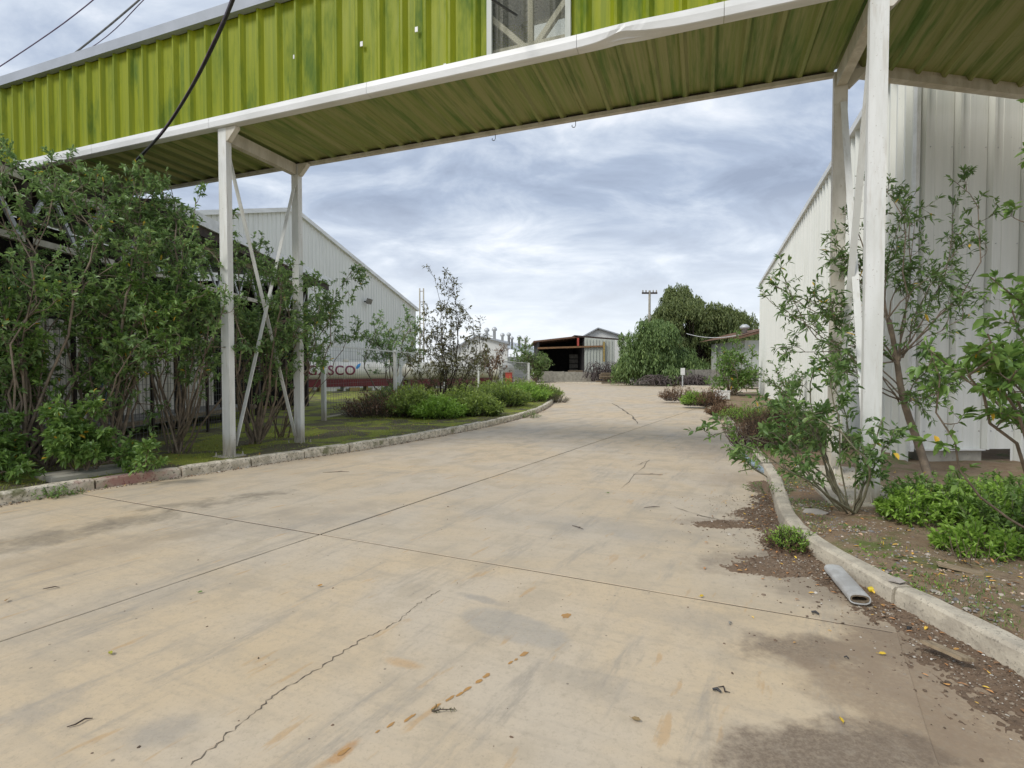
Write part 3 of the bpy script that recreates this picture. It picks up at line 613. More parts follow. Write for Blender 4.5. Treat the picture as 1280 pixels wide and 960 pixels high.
for k in range(-15, 10):
    x0 = t611+k*SHW; dz = random.Random(k).uniform(-.004, .004)
    link('skylight_panel' if k == 0 else 'wall_panel', skym if k == 0 else wallm, bridge, (x0, -.03, 0), (0, 0, 0))
    link('skylight_panel' if k == 0 else 'wall_panel', added_skyb if k == 0 else wallb, bridge, (x0, WB+.03, 0))
    link('roof_panel', roofm, bridge, (x0, 0, 0))
    if x0+SHW < Tp: link('soffit_panel', soffm, bridge, (x0, 0, dz))
    else: soff(lambda x, q=x0: beam_y(q+x)).build('soffit_panel', M['soffit_sheet'], bridge, loc=(x0, 0, dz))
XL, XR = t611-15*SHW, t611+10*SHW
# edge trim of the skylight
for xx in (t611+.03, t714-.03): MB().b2((xx-.035, -.095, ZB+.16), (xx+.035, -.055, ZT)).build('skylight_frame', M['pale_sheet'], bridge)
# gutter strip along the top
m = MB(); prof = [(-.05, ZT-.01), (-.16, ZT-.01), (-.17, ZT+.16), (-.11, ZT+.18), (-.05, ZT+.14)]
m.prism(prof, XR-XL, lambda a, b, h: (XL+h, a, b)); m.build('gutter', M['grey_trim'], bridge)
MB().b2((XL, WB+.06, ZT-.01), (XR, WB+.16, ZT+.15)).build('gutter', M['grey_trim'], bridge)
# bottom edge trim, with the dented stretch right of the skylight
def trim(x0, x1, name='edge_trim'):
    xs = sorted(set([x0, x1]+[x for x in np.arange(x0, x1, .06).tolist()])); V = []; kx = bl(775, 62, -.12)[0]; rr = random.Random(7)
    for x in xs:
        g1 = math.exp(-((x-kx)/.20)**2)*.8; c = mnoise.noise(Vector((x*9, 0, 3)))*g1
        up = .045*math.exp(-((x-kx-.12)/.42)**2); up2 = .07*math.exp(-((x-kx)/.17)**2)
        pr = [(-.115-.02*c, ZB+.0+up+up2*.6), (-.125+.05*c, ZB+.085+up*.8+.02*c), (-.112, ZB+.165+up*.3), (-.04, ZB+.175), (-.04, ZB+.01+up2*.3), (.02, ZB+.004+up2*.2), (.02, ZB-.006+up2*.2), (-.10, ZB-.008+up+up2*.6)]
        V += [(x, a, b) for a, b in pr]
    n = 8; m = MB(); m.add(V, [(i*n+j, (i+1)*n+j, (i+1)*n+(j+1) % n, i*n+(j+1) % n) for i in range(len(xs)-1) for j in range(n)] + [tuple(range(n)), tuple(reversed(range((len(xs)-1)*n, len(xs)*n)))])
    m.build(name, M['white_trim'], bridge)
tj = [XL, -6.5, -3.2, bl(262, 160, -.1)[0], bl(459, 120, -.1)[0], bl(721, 65, -.1)[0], bl(905, 30, -.1)[0], Tp+1.5, XR]
for a, b in zip(tj[:-1], tj[1:]): trim(a+.003, b-.003)
# screws along the lower trim, white tags left on the sheets
sc = MB()
for k in range(int((XR-XL)/(SHW/3))):
    x = t611-15*SHW+(k+.0)*SHW/3+.02; sc.lathe([(.010, 0), (.010, .006), (.004, .009)], 6, (x, -.036, ZB+.20), lambda p: Vector((p.x, -p.z, p.y)))
sc.build('screws', M['galv'], bridge)['kind'] = 'stuff'
for px, py, w, h in ((369, 72, .035, .06), (453, 56, .045, .07), (521.5, 38, .045, .07), (557, 88, .04, .16)):
    x, _, z = bl(px, py, -.06); MB().b2((x-w/2, -.086, z-h/2-.12), (x+w/2, -.076, z+h/2-.12)).build('tag_plate', M['white_trim'], bridge)
# far lower trim, dark strip coloured as the shade of the gap behind it, hooks
MB().b2((XL, WB+.02, ZB-.01), (Tp-.06, WB+.10, ZB+.045)).build('edge_trim', M['beige_steel'], bridge)
MB().b2((XL, WB+.085, ZB+.047), (Tp-.06, WB+.115, ZB+.12)).build('gap_shade_strip', M['dark_brown'], bridge)
for px, py in ((620, 180), (720, 163)):
    x, _, z = bl(px, py, WB+.1); z = ZB-.01; m = MB(); pts = [(x, WB+.07, z+.01), (x, WB+.07, z-.07)] + [(x-.03+.03*math.cos(a), WB+.07, z-.07-.03*math.sin(a)) for a in np.linspace(.3, 3.6, 8)]
    m.tube(pts, .006, 5); m.build('hook', M['wire'], bridge)
# inner frame seen through the skylight
fr = lambda a, b, w=.07: MB().bar(a, b, w, w).build('truss_member', M['beige_steel'], bridge)
cx = (t611+t714)/2
fr((cx, .06, ZB+.16), (cx, .06, ZT)); fr((cx-.02, .07, ZB+.2), (cx-SHW*.5, .07, ZB+.75)); fr((cx+.02, .07, ZB+.2), (cx+SHW*.5, .07, ZB+.85))
MB().b2((t611-.6, .03, ZB+.155), (t714+.6, .14, ZB+.30)).build('floor_chord', M['beige_steel'], bridge)
MB().b2((XL, .2, ZB+.13), (XR, WB-.1, ZB+.16)).build('deck_board', M['dark_brown'], bridge)
# posts, beams, braces
def post(x, y, w=.165, d=.11, name='post', mat='white_steel'):
    m = MB(); m.b2((x-w/2, y-d/2, .0), (x+w/2, y+d/2, ZB-.012))
    for sx in (-1, 1): m.b2((x+sx*(w/2)-.004, y-d/2-.003, .02), (x+sx*(w/2)+.004, y-d/2+.02, ZB-.02))
    # stiffeners at the foot
    for sx in (-1, 1):
        m.prism([(0, 0), (.055, 0), (0, .16)], .012, lambda a, b, h, sx=sx: (x+sx*(w/2+a), y-.006+h, .012+b))
    for sy in (-1, 1):
        m.prism([(0, 0), (.05, 0), (0, .14)], .012, lambda a, b, h, sy=sy: (x-.006+h, y+sy*(d/2+a), .012+b))
    o = m.build(name, M[mat], bridge)
    b = MB(); b.b2((x-.19, y-.17, -.03), (x+.19, y+.17, .011)); b.build('base_plate', M['white_steel'], bridge)
    for sx in (-1, 1):
        for sy in (-1, 1):
            q = MB(); q.lathe([(.017, 0), (.017, .025), (.009, .027), (.009, .06)], 6, (x+sx*.155, y+sy*.13, .011)); q.build('anchor_bolt', M['white_steel'], bridge)
for x in (0.0, Tp):
    post(x, 0); post(x, WB-.03, .155, .11, mat='beige_steel' if x else 'white_steel')
    MB().b2((x-.06, .09, ZB-.22), (x+.06, WB-.12, ZB-.012)).build('cross_beam', M['beige_steel'], bridge)
    for y in (-.01, WB-.04):
        MB().prism([(0, 0), (.22, 0), (.22, -.035), (.035, -.22), (0, -.22)], .09, lambda a, b, h, x=x, y=y: (x+.085+a, y-.045+h, ZB-.014+b)).build('corner_gusset', M['beige_steel'], bridge)
    yo = .035
    MB().bar((x-.02, .10, ZB-.45), (x-.02, WB-.13, .16), .012, .075, (1, 0, 0)).build('brace', M['white_steel'], bridge)
    MB().bar((x+.025, WB-.13, ZB-.45), (x+.025, .10, .16), .012, .075, (1, 0, 0)).build('brace', M['white_steel'], bridge)
# oblique beam at the right, in front of the warehouse wall
a = Vector((Tp+.12, WB-.0, ZB+.14)); e = Vector((9.9, 8.23, 0))-PLb; b = Vector((e.dot(U), e.dot(V_), ZB+.045)); a.z = ZB+.045
MB().bar(a, b, .12, .20).build('edge_beam', M['beige_steel'], bridge)
# ================================================================== RIGHT WAREHOUSE
wc = Vector((6.32, 8.26, 0)); WV = (Vector((15.3, 32.1, 0))-wc); WL = WV.length; WV.normalize(); WH = 6.84
wh = empty('warehouse', (wc.x, wc.y, 0), math.atan2(WV.y, WV.x), 'tall white corrugated metal warehouse on the right, behind the posts', 'warehouse')
# local x along the side wall (away), local -y inside, local +y towards the road
ns = int(WL/1.14); sw = WL/ns
smesh = sheet_v(sw+.003, 3, (.13, .03, .075), .05, WH-.02, lambda x, d, h: (x, d, h)).mesh('wall_panel', M['white_sheet'])
for k in range(ns): link('wall_panel', smesh, wh, (k*sw, 0, 0))
MB().b2((-.02, -.01, WH-.09), (WL+.05, .13, WH+.06)).build('eave_trim', M['white_trim'], wh)
MB().b2((-.02, -.01, -.05), (WL, -.25, .10)).build('plinth', M['concrete_dark'], wh)
FW = Vector((1, .03, 0)).normalized(); fa = math.atan2(FW.y, FW.x)-math.atan2(WV.y, WV.x)
def fl(x, y, z):                          # front wall frame -> warehouse local
    c, s = math.cos(fa), math.sin(fa); return (x*c - y*s, x*s + y*c, z)
scw = MB()
for k in range(11):
    for z in (.62, 2.1, 3.6, 5.1):
        for dx in (.02, .22): scw.lathe([(.011, 0), (.011, .006), (.004, .009)], 6, (0, 0, 0), lambda p, k=k, z=z, dx=dx: Vector(fl(.03+k*.548+dx, -p.z-.001, z+p.y)) + Vector(fl(p.x, 0, 0)))
scw.build('screws', M['galv'], wh)['kind'] = 'stuff'
fs = [.135+.0, .40, .82, 1.36, 1.92, 2.48, 3.04, 3.6, 4.16, 4.72, 5.28, 5.84, 6.4]
for k in range(11):
    x0 = .03+k*.548; zb = .33 if x0 < 1.15 else .10
    W = .548; V = []; prof = [(0, 0), (.045, 0), (.047, -.035), (.066, -.035), (.07, 0), (.085, .08), (.125, .08), (.14, 0), (.142, -.035), (.158, -.035), (.16, 0), (.30, 0), (.306, .006), (.40, .006), (.406, 0), (W+.002, 0)]
    m = MB(); V = [fl(x0+a, -d, zb) for a, d in prof]+[fl(x0+a, -d, WH+.9) for a, d in prof]; n = len(prof); m.add(V, [(i, i+1, n+i+1, n+i) for i in range(n-1)])
    m.build('wall_panel', M['pale_sheet' if 0 else 'white_sheet'], wh)
m = MB(); V = [fl(-.012, -.05, .3), fl(.05, -.05, .3), fl(.05, .02, .3), fl(-.012, .02, .3)]; V += [(a, b, WH+.9) for a, b, _ in V]; m.add(V, [(0, 1, 5, 4), (1, 2, 6, 5), (2, 3, 7, 6), (3, 0, 4, 7)]); m.build('corner_trim', M['white_trim'], wh)
m = MB(); V = [fl(x, y, z) for z in (-.05, .325) for x, y in ((.25, -.03), (1.17, -.03), (1.17, .3), (.25, .3))]; m.add(V, [(3, 2, 1, 0), (4, 5, 6, 7), (0, 1, 5, 4), (1, 2, 6, 5), (2, 3, 7, 6), (3, 0, 4, 7)]); m.build('foundation_block', M['concrete'], wh)
m = MB(); V = [fl(x, y, z) for z in (.318, .336) for x, y in ((.1, -.09), (1.18, -.09), (1.18, -.002), (.1, -.002))]; m.add(V, [(3, 2, 1, 0), (4, 5, 6, 7), (0, 1, 5, 4), (1, 2, 6, 5), (2, 3, 7, 6), (3, 0, 4, 7)]); m.build('drip_flashing', M['white_trim'], wh)
m = MB(); V = [fl(x, y, z) for z in (-.05, .10) for x, y in ((1.172, -.03), (6.1, -.03), (6.1, .3), (1.172, .3))]; m.add(V, [(3, 2, 1, 0), (4, 5, 6, 7), (0, 1, 5, 4), (1, 2, 6, 5), (2, 3, 7, 6), (3, 0, 4, 7)]); m.build('foundation_strip', M['concrete'], wh)
rf = MB(); rf.add([(-.02, .0, WH+.062), (WL+.05, .0, WH+.062), (WL+.05, -9, WH+1.9), (-.02, -9, WH+1.9)], [(0, 1, 2, 3)]); rf.build('roof', M['roof_sheet'], wh)
MB().b2((WL, -9, .05), (WL+.04, -.02, WH)).build('end_wall', M['white_sheet'], wh)
# ================================================================== LEFT GABLE WAREHOUSE
GE = Vector((-9.23, 50, 0)); gv = -V_   # towards the camera along the gable
gw = empty('gable_warehouse', tuple(GE), math.atan2(gv.y, gv.x), 'large white metal warehouse with a steep gable roofline, behind the gas tanks on the left', 'warehouse')
ED, RD, HS = 7.3, 12.3, 15.8
def gtop(x): return ED+(RD-ED)*(x/HS if x < HS else (2*HS-x)/HS)
gn = 29; gwid = 2*HS/gn
for k in range(gn):
    x0 = k*gwid; m = MB(); xs = []; W = gwid
    for r_ in range(3):
        c = (r_+.5)*W/3; xs += [(c-.06, 0), (c-.02, .05), (c+.02, .05), (c+.06, 0)]
    xs = [(0, 0)]+xs+[(W+.003, 0)]
    if x0 < HS < x0+W: xs = sorted(xs+[(HS-x0, 0)])
    n = len(xs); V = [(x0+a, d, .02) for a, d in xs]+[(x0+a, d, gtop(x0+a)) for a, d in xs]; m.add(V, [(i, n+i, n+i+1, i+1) for i in range(n-1)]); m.build('wall_panel', M['far_sheet'], gw)
for xa, xb in ((-.25, HS), (HS, 2*HS+.25)):
    a = Vector((xa, .10, gtop(max(0, min(2*HS, xa)))+.02)); b = Vector((xb, .10, gtop(max(0, min(2*HS, xb)))+.02)); MB().bar(a, b, .26, .26).build('verge_trim', M['white_trim'], gw)
    r = MB(); r.add([(a.x, .1, a.z+.14), (b.x, .1, b.z+.14), (b.x, -24, b.z+.14), (a.x, -24, a.z+.14)], [(0, 1, 2, 3)]); r.build('roof', M['roof_sheet'], gw)
MB().b2((-.06, -24, 0), (-.02, -.02, ED)).build('side_wall', M['far_sheet'], gw)
# flood light on the gable wall
q = at(455, 377, 40); 
r_ = ray(455, 377); tt = (GE-Vector((0, 0, CAM_H))).dot(-U)/r_.dot(-U); q = Vector((0, 0, CAM_H))+r_*tt
fl_ = empty('flood_light', tuple(q), BA, 'small dark floodlight fixed on the white gable wall', 'light')
MB().box((.5, 0, 0), (.22, .5, .42), Matrix.Rotation(.4, 3, 'Y')).build('lamp_housing', M['concrete_dark'], fl_)
MB().bar((0, 0, 0), (.42, 0, -.0), .09, .09).build('bracket', M['black'], fl_)
# ================================================================== LEFT OPEN SHED (truss, dark inside)
SX = -8.0
sh = empty('open_shed', (SX, 9, .1), 0, 'dark open shed with a lattice truss and raised loading dock behind the left bushes', 'shed')
Lx = lambda x: x-SX
Ls = lambda y: y-9
mm = lambda lo, hi, name, mat: MB().b2((Lx(lo[0]), Ls(lo[1]), lo[2]-.1), (Lx(hi[0]), Ls(hi[1]), hi[2]-.1)).build(name, M[mat], sh)
mm((-8.3, 5.6, 4.78), (-8.2, 20.5, 4.9), 'top_chord', 'beige_steel'); mm((-8.3, 5.6, 3.75), (-8.2, 20.5, 3.86), 'bottom_chord', 'beige_steel')
y = 5.9
while y < 20:
    for s_, e_ in ((y, y+.55), (y+.58, y+1.13)):
        up_ = s_ == y
        MB().bar((Lx(-8.25), Ls(s_), (4.79 if up_ else 3.85)-.1), (Lx(-8.25), Ls(e_), (3.85 if up_ else 4.79)-.1), .05, .07).build('lattice_bar', M['galv'], sh)
    y += 1.16
# roof of the shed
n_ = 14
for k in range(5, n_):
    y0 = 5.6+k*1.12; sheet_v(1.123, 4, (.1, .04, .035), Lx(-13), Lx(-7.4), lambda x, d, h, y0=y0: (h, Ls(y0)+x, 5.22+d+(h-Lx(-7.4))*-.07-.1)).build('roof_panel', M['roof_sheet'], sh)
mm((-7.42, 11.2, 5.02), (-7.36, 21.3, 5.3), 'fascia', 'white_trim'); mm((-7.5, 11.2, 4.80), (-7.43, 21.2, 5.01), 'eave_board', 'dark_brown'); mm((-13, 5.6, 4.93), (-8.31, 11.18, 5.0), 'low_roof', 'dark_brown'); mm((-13, 11.2, 4.93), (-7.52, 11.28, 5.25), 'rafter', 'dark_brown'); mm((-13, 21.2, 5.0), (-7.43, 21.28, 5.2), 'rafter', 'dark_brown')
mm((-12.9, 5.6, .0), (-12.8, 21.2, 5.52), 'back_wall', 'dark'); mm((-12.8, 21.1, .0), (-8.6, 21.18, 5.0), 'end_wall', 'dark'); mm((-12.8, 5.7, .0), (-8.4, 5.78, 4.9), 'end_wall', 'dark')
mm((-12.7, 5.8, .38), (-8.0, 16.2, .52), 'loading_dock', 'concrete_dark'); mm((-8.0, 5.8, .42), (-7.96, 16.2, .50), 'dock_edge', 'timber')
for y in (6.9, 8.9, 10.9, 12.9, 14.9, 16.9, 18.9, 20.9): mm((-8.34, y-.07, .0), (-8.2, y+.07, 4.93), 'column', 'dark_brown')
k = 0; y = 5.9
while y < 16:
    sheet_v(.84, 3, (.12, .06, .04), .52, 2.62, lambda x, d, h, y=y: (Lx(-9.2)+d, Ls(y)+x, h-.1)).build('wall_panel', M['beige_steel'], sh); y += .845
for y0, y1, z1 in ((7.3, 7.75, 2.4), (8.7, 8.95, 2.6), (11.3, 11.6, 2.5)): mm((-9.12, y0, .53), (-9.05, y1, z1), 'tarpaulin', 'blue_dull')
# stacked wooden pallet pieces on the ground under the dock
# wire mesh fence along the shed
def mesh_fence(name, label, P0, P1, h, z0, posts, rail=True, pitch=(.12, .18), wire_r=.0025, postw=.06, group=None, mat='galv', lowrail=True):
    root = empty(name, (P0.x, P0.y, z0), math.atan2((P1-P0).y, (P1-P0).x), label, 'fence', group); L = (Vector((P1.x-P0.x, P1.y-P0.y, 0))).length
    for t_ in posts:
        m = MB(); m.b2((t_-postw/2, -postw/2, -.05), (t_+postw/2, postw/2, h)); m.b2((t_-postw/2-.004, -postw/2-.004, h), (t_+postw/2+.004, postw/2+.004, h+.015)); m.build('fence_post', M[mat], root)
    if rail:
        for a, b in zip(posts[:-1], posts[1:]): MB().bar((a+postw/2, 0, h-.04), (b-postw/2, 0, h-.04), .05, .05).build('top_rail', M[mat], root)
        if lowrail:
            for a, b in zip(posts[:-1], posts[1:]): MB().bar((a+postw/2, 0, .10), (b-postw/2, 0, .10), .035, .035).build('bottom_rail', M[mat], root)
    for a, b in zip(posts[:-1], posts[1:]):
        w = MB(); x = a+pitch[0]/2
        while x < b: w.bar((x, 0, .03), (x, 0, h-.06), wire_r*2, wire_r*2); x += pitch[0]
        z = .06
        while z < h-.05: w.bar((a, .004, z), (b, .004, z), wire_r*2, wire_r*2); z += pitch[1]
        w.build('wire_mesh', M['wire'], root)['kind'] = 'stuff'
    return root
mesh_fence('wire_fence', 'dark welded mesh fence in front of the loading dock, behind the left bushes', Vector((-7.55, 5.2, 0)), Vector((-7.2, 14.2, 0)), 2.35, .12, [0, 1.8, 3.6, 5.4, 7.2, 9.0], False, (.10, .16), .003, .055, mat='dark_brown')
f0 = gp(405, 526, .12); f0.z = 0; f1 = Vector((1.9, 60, 0)); fd = (f1-f0).normalized(); FLn = (f1-f0).length
def fpos(px):
    k = (px-640)/FPX; return (k*f0.y-f0.x)/(fd.x-k*fd.y)
mesh_fence('mesh_fence', 'white framed wire mesh fence running back in front of the long gas tanks', f0, f1, 2.22, .12, [0, fpos(494), fpos(555), fpos(598)], True, (.16, .25), .0024, .11, mat='white_steel')
g0 = f0+fd*(fpos(620)); 
mesh_fence('gate_fence', 'far white framed mesh gate beside the red box at the end of the fence', f0+fd*fpos(626), f1, 2.25, .12, [0, (f1-f0).length-fpos(626)], True, (.2, .3), .006, .26, lowrail=False, mat='white_steel')
# red box
q = gp(636, 485, .12); q = at(636, 480, 34); rb = empty('red_cabinet', (q.x, q.y, .12), 0, 'small red metal cabinet by the far gate post', 'cabinet')
m = MB(); m.b2((-.22, -.15, .35), (.22, .15, 1.25)); m.b2((-.24, -.17, 1.25), (.24, .17, 1.29)); m.build('cabinet_body', M['red'], rb); MB().b2((-.19, -.165, .40), (.19, -.151, 1.20)).build('door', M['red'], rb)
for sx in (-1, 1): MB().b2((sx*.17-.025, -.02, -.03), (sx*.17+.025, .03, .35)).build('leg', M['red'], rb)
# ================================================================== GAS TANKS
def tank(name, label, p0, p1, r, zc, text=False, bumps=()):
    d = (p1-p0); L = d.length; root = empty(name, (p0.x, p0.y, 0), math.atan2(d.y, d.x), label, 'gas tank', 'long cream gas tanks behind the fence')
    prof = [(.02, 0), (r*.45, .05), (r*.75, .16), (r*.93, .32), (r, .5), (r, L-.5), (r*.93, L-.32), (r*.75, L-.16), (r*.45, L-.05), (.02, L)]
    m = MB(); m.lathe(prof, 28, (0, 0, zc), lambda p: Vector((p.z, p.x, p.y))); m.build('tank_shell', M['tank'], root, smooth=True)
    for b in bumps: MB().lathe([(.22, 0), (.22, .16), (.16, .22), (.05, .24)], 12, (b*L, 0, zc+r-.04)).build('manhole_cover', M['tank'], root, smooth=True)
    MB().b2((.3, -r*.75, zc-r-.42), (L-.3, -r*.75+.12, zc-r+.10)).build('skirt_rail', M['maroon'], root); MB().b2((.3, r*.75-.12, zc-r-.42), (L-.3, r*.75, zc-r+.10)).build('skirt_rail', M['maroon'], root)
    for k in range(int(L/1.6)):
        x = .7+k*1.6; MB().b2((x, -r*.6, .0), (x+.12, r*.6, zc-r+.12)).build('saddle', M['yellow' if k % 2 else 'tank'], root)
        MB().b2((x+.4, -r*.72, .12), (x+1.1, -r*.72+.2, .36)).build('valve_box', M['tank' if k % 2 else 'yellow'], root)
    return root, L
# direction along which the tanks recede
tA = at(352, 464, 34.0); tB = at(498, 464, 38.5); tC = at(505, 464, 39.0); tD = at(612, 464, 46); tE = at(617, 464, 48); tF = at(636, 464, 54)
t1, L1 = tank('gas_tank', 'long cream gas tank with dark red lettering and a blue flame', Vector((tA.x, tA.y, 0)), Vector((tB.x, tB.y, 0)), .66, 1.50, True, (.52, .93))
t2, L2 = tank('gas_tank', 'second cream gas tank with a rounded end, just right of the lettered one', Vector((tC.x, tC.y, 0)), Vector((tD.x, tD.y, 0)), .70, 1.46, False, (.3,))
tank('gas_tank', 'farthest short cream tank seen between the fence posts', Vector((tE.x, tE.y, 0)), Vector((tF.x, tF.y, 0)), .75, 1.5, False)
cu = bpy.data.curves.new('lettering', 'FONT'); cu.body = 'GaSCO'; cu.body = 'GASCO'; cu.size = .92; cu.extrude = .012; cu.align_x = 'CENTER'; cu.align_y = 'CENTER'; cu.materials.append(M['letters']); cu.offset = .012; cu.space_character = 1.05
tob = bpy.data.objects.new('tmp_text', cu); col.objects.link(tob); bpy.context.view_layer.update()
dg = bpy.context.evaluated_depsgraph_get(); tme = bpy.data.meshes.new_from_object(tob.evaluated_get(dg)); tme.name = 'lettering'; bpy.data.objects.remove(tob)
lt = at(411, 464, 35.8); la_ = (Vector((lt.x, lt.y, 0))-Vector((tA.x, tA.y, 0))).length
def wrap(me, r, zc):
    for v in me.vertices:
        a = v.co.y/r; d = r+.006+v.co.z; v.co = Vector((v.co.x, -d*math.cos(a), d*math.sin(a)))
wrap(tme, .66, 0); lo = link('lettering', tme, t1, (la_, 0, 1.50+.02)); tme.materials.clear(); tme.materials.append(M['letters'])
m = MB(); fx = la_+1.62
def fpt(a, b, o=.004): 
    an = b/.66; return (a, -(.66+o)*math.cos(an), 1.52+(.66+o)*math.sin(an))
m.add([fpt(fx, .14), fpt(fx+.16, .14), fpt(fx+.34, .34), fpt(fx+.44, .62), fpt(fx+.22, .50), fpt(fx+.08, .36)], [(0, 1, 2, 5), (5, 2, 3, 4)]); m.build('flame_mark', M['blue'], t1)
# ================================================================== FAR WHITE BUILDING WITH VENTS
fb = empty('far_white_building', (-7.5, 85, 0), 0, 'far white gabled building with round roof vents, left of the open black shed', 'building')
def q3(px, py, Y, o): p = at(px, py, Y); return (p.x-o.location.x, p.y-o.location.y, p.z)
a, b, c_ = q3(548, 448, 85, fb), q3(596, 420, 85, fb), q3(632, 430, 85, fb)
m = MB(); m.prism([(a[0], 0), (c_[0]+.3, 0), (c_[0]+.3, c_[2]), (b[0], b[2]), (a[0], a[2])], 22, lambda x, y, h: (x, h, y)); m.build('wall', M['far_sheet'], fb)
MB().bar((b[0], -.2, b[2]+.1), (c_[0]+.5, -.2, c_[2]+.1), .5, .25).build('verge_trim', M['roof_sheet'], fb); MB().bar((b[0], -.2, b[2]+.1), (a[0], -.2, a[2]+.1), .5, .25).build('verge_trim', M['roof_sheet'], fb)
p = q3(618, 430, 95, fb); p2 = q3(682, 446, 95, fb)
MB().add([(p[0]-2, 9, p[2]), (p2[0], 9, p2[2]), (p2[0], 40, p2[2]+3), (p[0]-2, 40, p[2]+3)], [(0, 1, 2, 3)]).build('roof', M['roof_sheet'], fb)
MB().b2((p[0]-2, 9.1, 0), (p2[0], 30, p2[2]-.02)).build('wall', M['far_sheet'], fb)
for px, py, s_ in ((608.5, 413, 1.0), (618, 412, 1.0), (628, 419, .85), (636, 418.5, .85), (640, 423, .7), (649, 422, .85), (657, 423, .7), (604, 421, .7)):
    v = q3(px, py, 92, fb); s2 = s_*.42
    m = MB(); m.lathe([(s2*.62, -1.9), (s2*.62, -.25*s_), (s2, -.2*s_), (s2*1.15, 0), (s2*1.05, .2*s_), (s2*.6, .42*s_), (.05, .48*s_)], 12, (v[0], v[1], v[2])); m.build('turbine_vent', M['galv'], fb, smooth=True)
# steel stack beside the gable warehouse
q = at(527, 360, 44); st = empty('pipe_stack', (q.x, q.y, 0), 0, 'thin rusty pipe stack beside the corner of the gable warehouse', 'chimney')
for dx in (-.16, .16): MB().tube([(dx, 0, 0), (dx, 0, q.z-1.6-.15*abs(dx)+1.6)], .06, 8).build('pipe', M['beige_steel'], st)
for z in np.arange(1.0, q.z, .9): MB().bar((-.2, 0, z), (.2, 0, z), .04, .04).build('bracket', M['orange'], st)
# ================================================================== FAR OPEN SHED, low wall
bs = empty('far_open_shed', (6, 70, .1), 0, 'rusty roofed open shed with black interior and orange beam across the far yard end', 'shed')  # open shed; its inner walls carry the shade as near black colour
def B(px, py, Y=70): p = at(px, py, Y); return Vector((p.x-6, p.y-70, p.z-.1))
def quadbox(pl, dep, name, mat):
    V = [tuple(p) for p in pl]+[(p.x, p.y+dep, p.z) for p in pl]; n = len(pl); m = MB(); m.add(V, [tuple(reversed(range(n))), tuple(range(n, 2*n))]+[(i, (i+1) % n, n+(i+1) % n, n+i) for i in range(n)]); return m.build(name, M[mat], bs)
roofL = [B(667, 426.5), B(720, 420.5), B(720, 418.8), B(667, 425)]
quadbox([B(667, 428), B(722, 421.8), B(722, 419.8), B(667, 426)], 12, 'roof_sheet', 'rust_sheet')
quadbox([B(718, 421), B(785, 426), B(785, 424.2), B(718, 418.8)], 14, 'roof_sheet', 'dark_brown')
quadbox([B(730.8, 421.9), B(730.8, 480), B(768, 480), B(768, 424.4)], .3, 'front_wall', 'pale_sheet')
for k in range(9): 
    x = 733+k*3.9; p, p2 = B(x, 423.5+(x-731)*.07), B(x, 476); MB().bar(p-Vector((0, .05, 0)), p2-Vector((0, .05, 0)), .10, .08).build('wall_rib', M['pale_sheet'], bs)
quadbox([B(768.2, 424.6), B(768.2, 480), B(800, 480), B(800, 428)], .3, 'front_wall', 'far_sheet')
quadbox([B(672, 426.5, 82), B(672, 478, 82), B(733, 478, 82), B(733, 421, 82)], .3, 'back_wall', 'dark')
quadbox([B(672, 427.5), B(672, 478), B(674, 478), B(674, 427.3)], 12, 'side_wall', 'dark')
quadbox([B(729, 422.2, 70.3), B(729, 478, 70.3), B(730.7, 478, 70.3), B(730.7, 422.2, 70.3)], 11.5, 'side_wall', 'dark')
quadbox([B(672, 434.2, 69.7), B(755, 431.6, 69.7), B(755, 433.6, 69.7), B(672, 436.4, 69.7)][::-1], .2, 'orange_beam', 'orange')
quadbox([B(754.2, 427, 69.6), B(756.2, 427, 69.6), B(756.2, 452, 69.6), B(754.2, 452, 69.6)][::-1], .2, 'yellow_post', 'yellow')
quadbox([B(721.5, 422.3, 69.7), B(723.8, 422.3, 69.7), B(723.8, 432.3, 69.7), B(721.5, 432.3, 69.7)][::-1], .2, 'roof_post', 'red')
for k in range(12):                        # purlins and rafters under the rusted roof
    x = 669+k*4.4; MB().bar(B(x, 428.5-(x-667)*.11, 70.2), B(x, 428.5-(x-667)*.11, 81.5), .14, .14).build('purlin', M['rust_sheet'], bs)
m = MB(); p0, p1, p2 = B(728, 421.4, 74), B(747, 411, 74), B(785, 422.5, 74)
m.prism([(p0.x, p0.z-.3), (p2.x, p2.z-.3), (p2.x, p2.z), (p1.x, p1.z), (p0.x, p0.z)], .4, lambda x, y, h: (x, p0.y+h, y)); m.build('gable', M['far_sheet'], bs)
MB().bar(p0+Vector((0, -.2, .08)), p1+Vector((0, -.2, .08)), .5, .16).build('gable_trim', M['roof_sheet'], bs); MB().bar(p1+Vector((0, -.2, .08)), p2+Vector((0, -.2, .08)), .5, .16).build('gable_trim', M['roof_sheet'], bs)
for k, (x, y, w, h) in enumerate(((712, 443, 18, 16),)):
    for i in range(4): quadbox([B(x, y+i*6, 76), B(x+w, y+i*6, 76), B(x+w, y+i*6+5, 76), B(x, y+i*6+5, 76)][::-1], .5, 'block_course', 'concrete_dark')
ps = empty('pallet_stack', tuple(at(719, 473, 69.3)), 0, 'stack of brown timber on the ground inside the far black shed', 'timber stack')
for k in range(6): MB().b2((-.95+random.Random(k).uniform(-.1, .1), -.4, -.7+k*.24), (.95, .4, -.7+k*.24+.19)).build('plank', M['timber'], ps)
ps.location.z = .8
lw = empty('low_wall', (7, 67.5, .1), 0, 'low grey concrete panel wall in front of the black shed', 'wall')
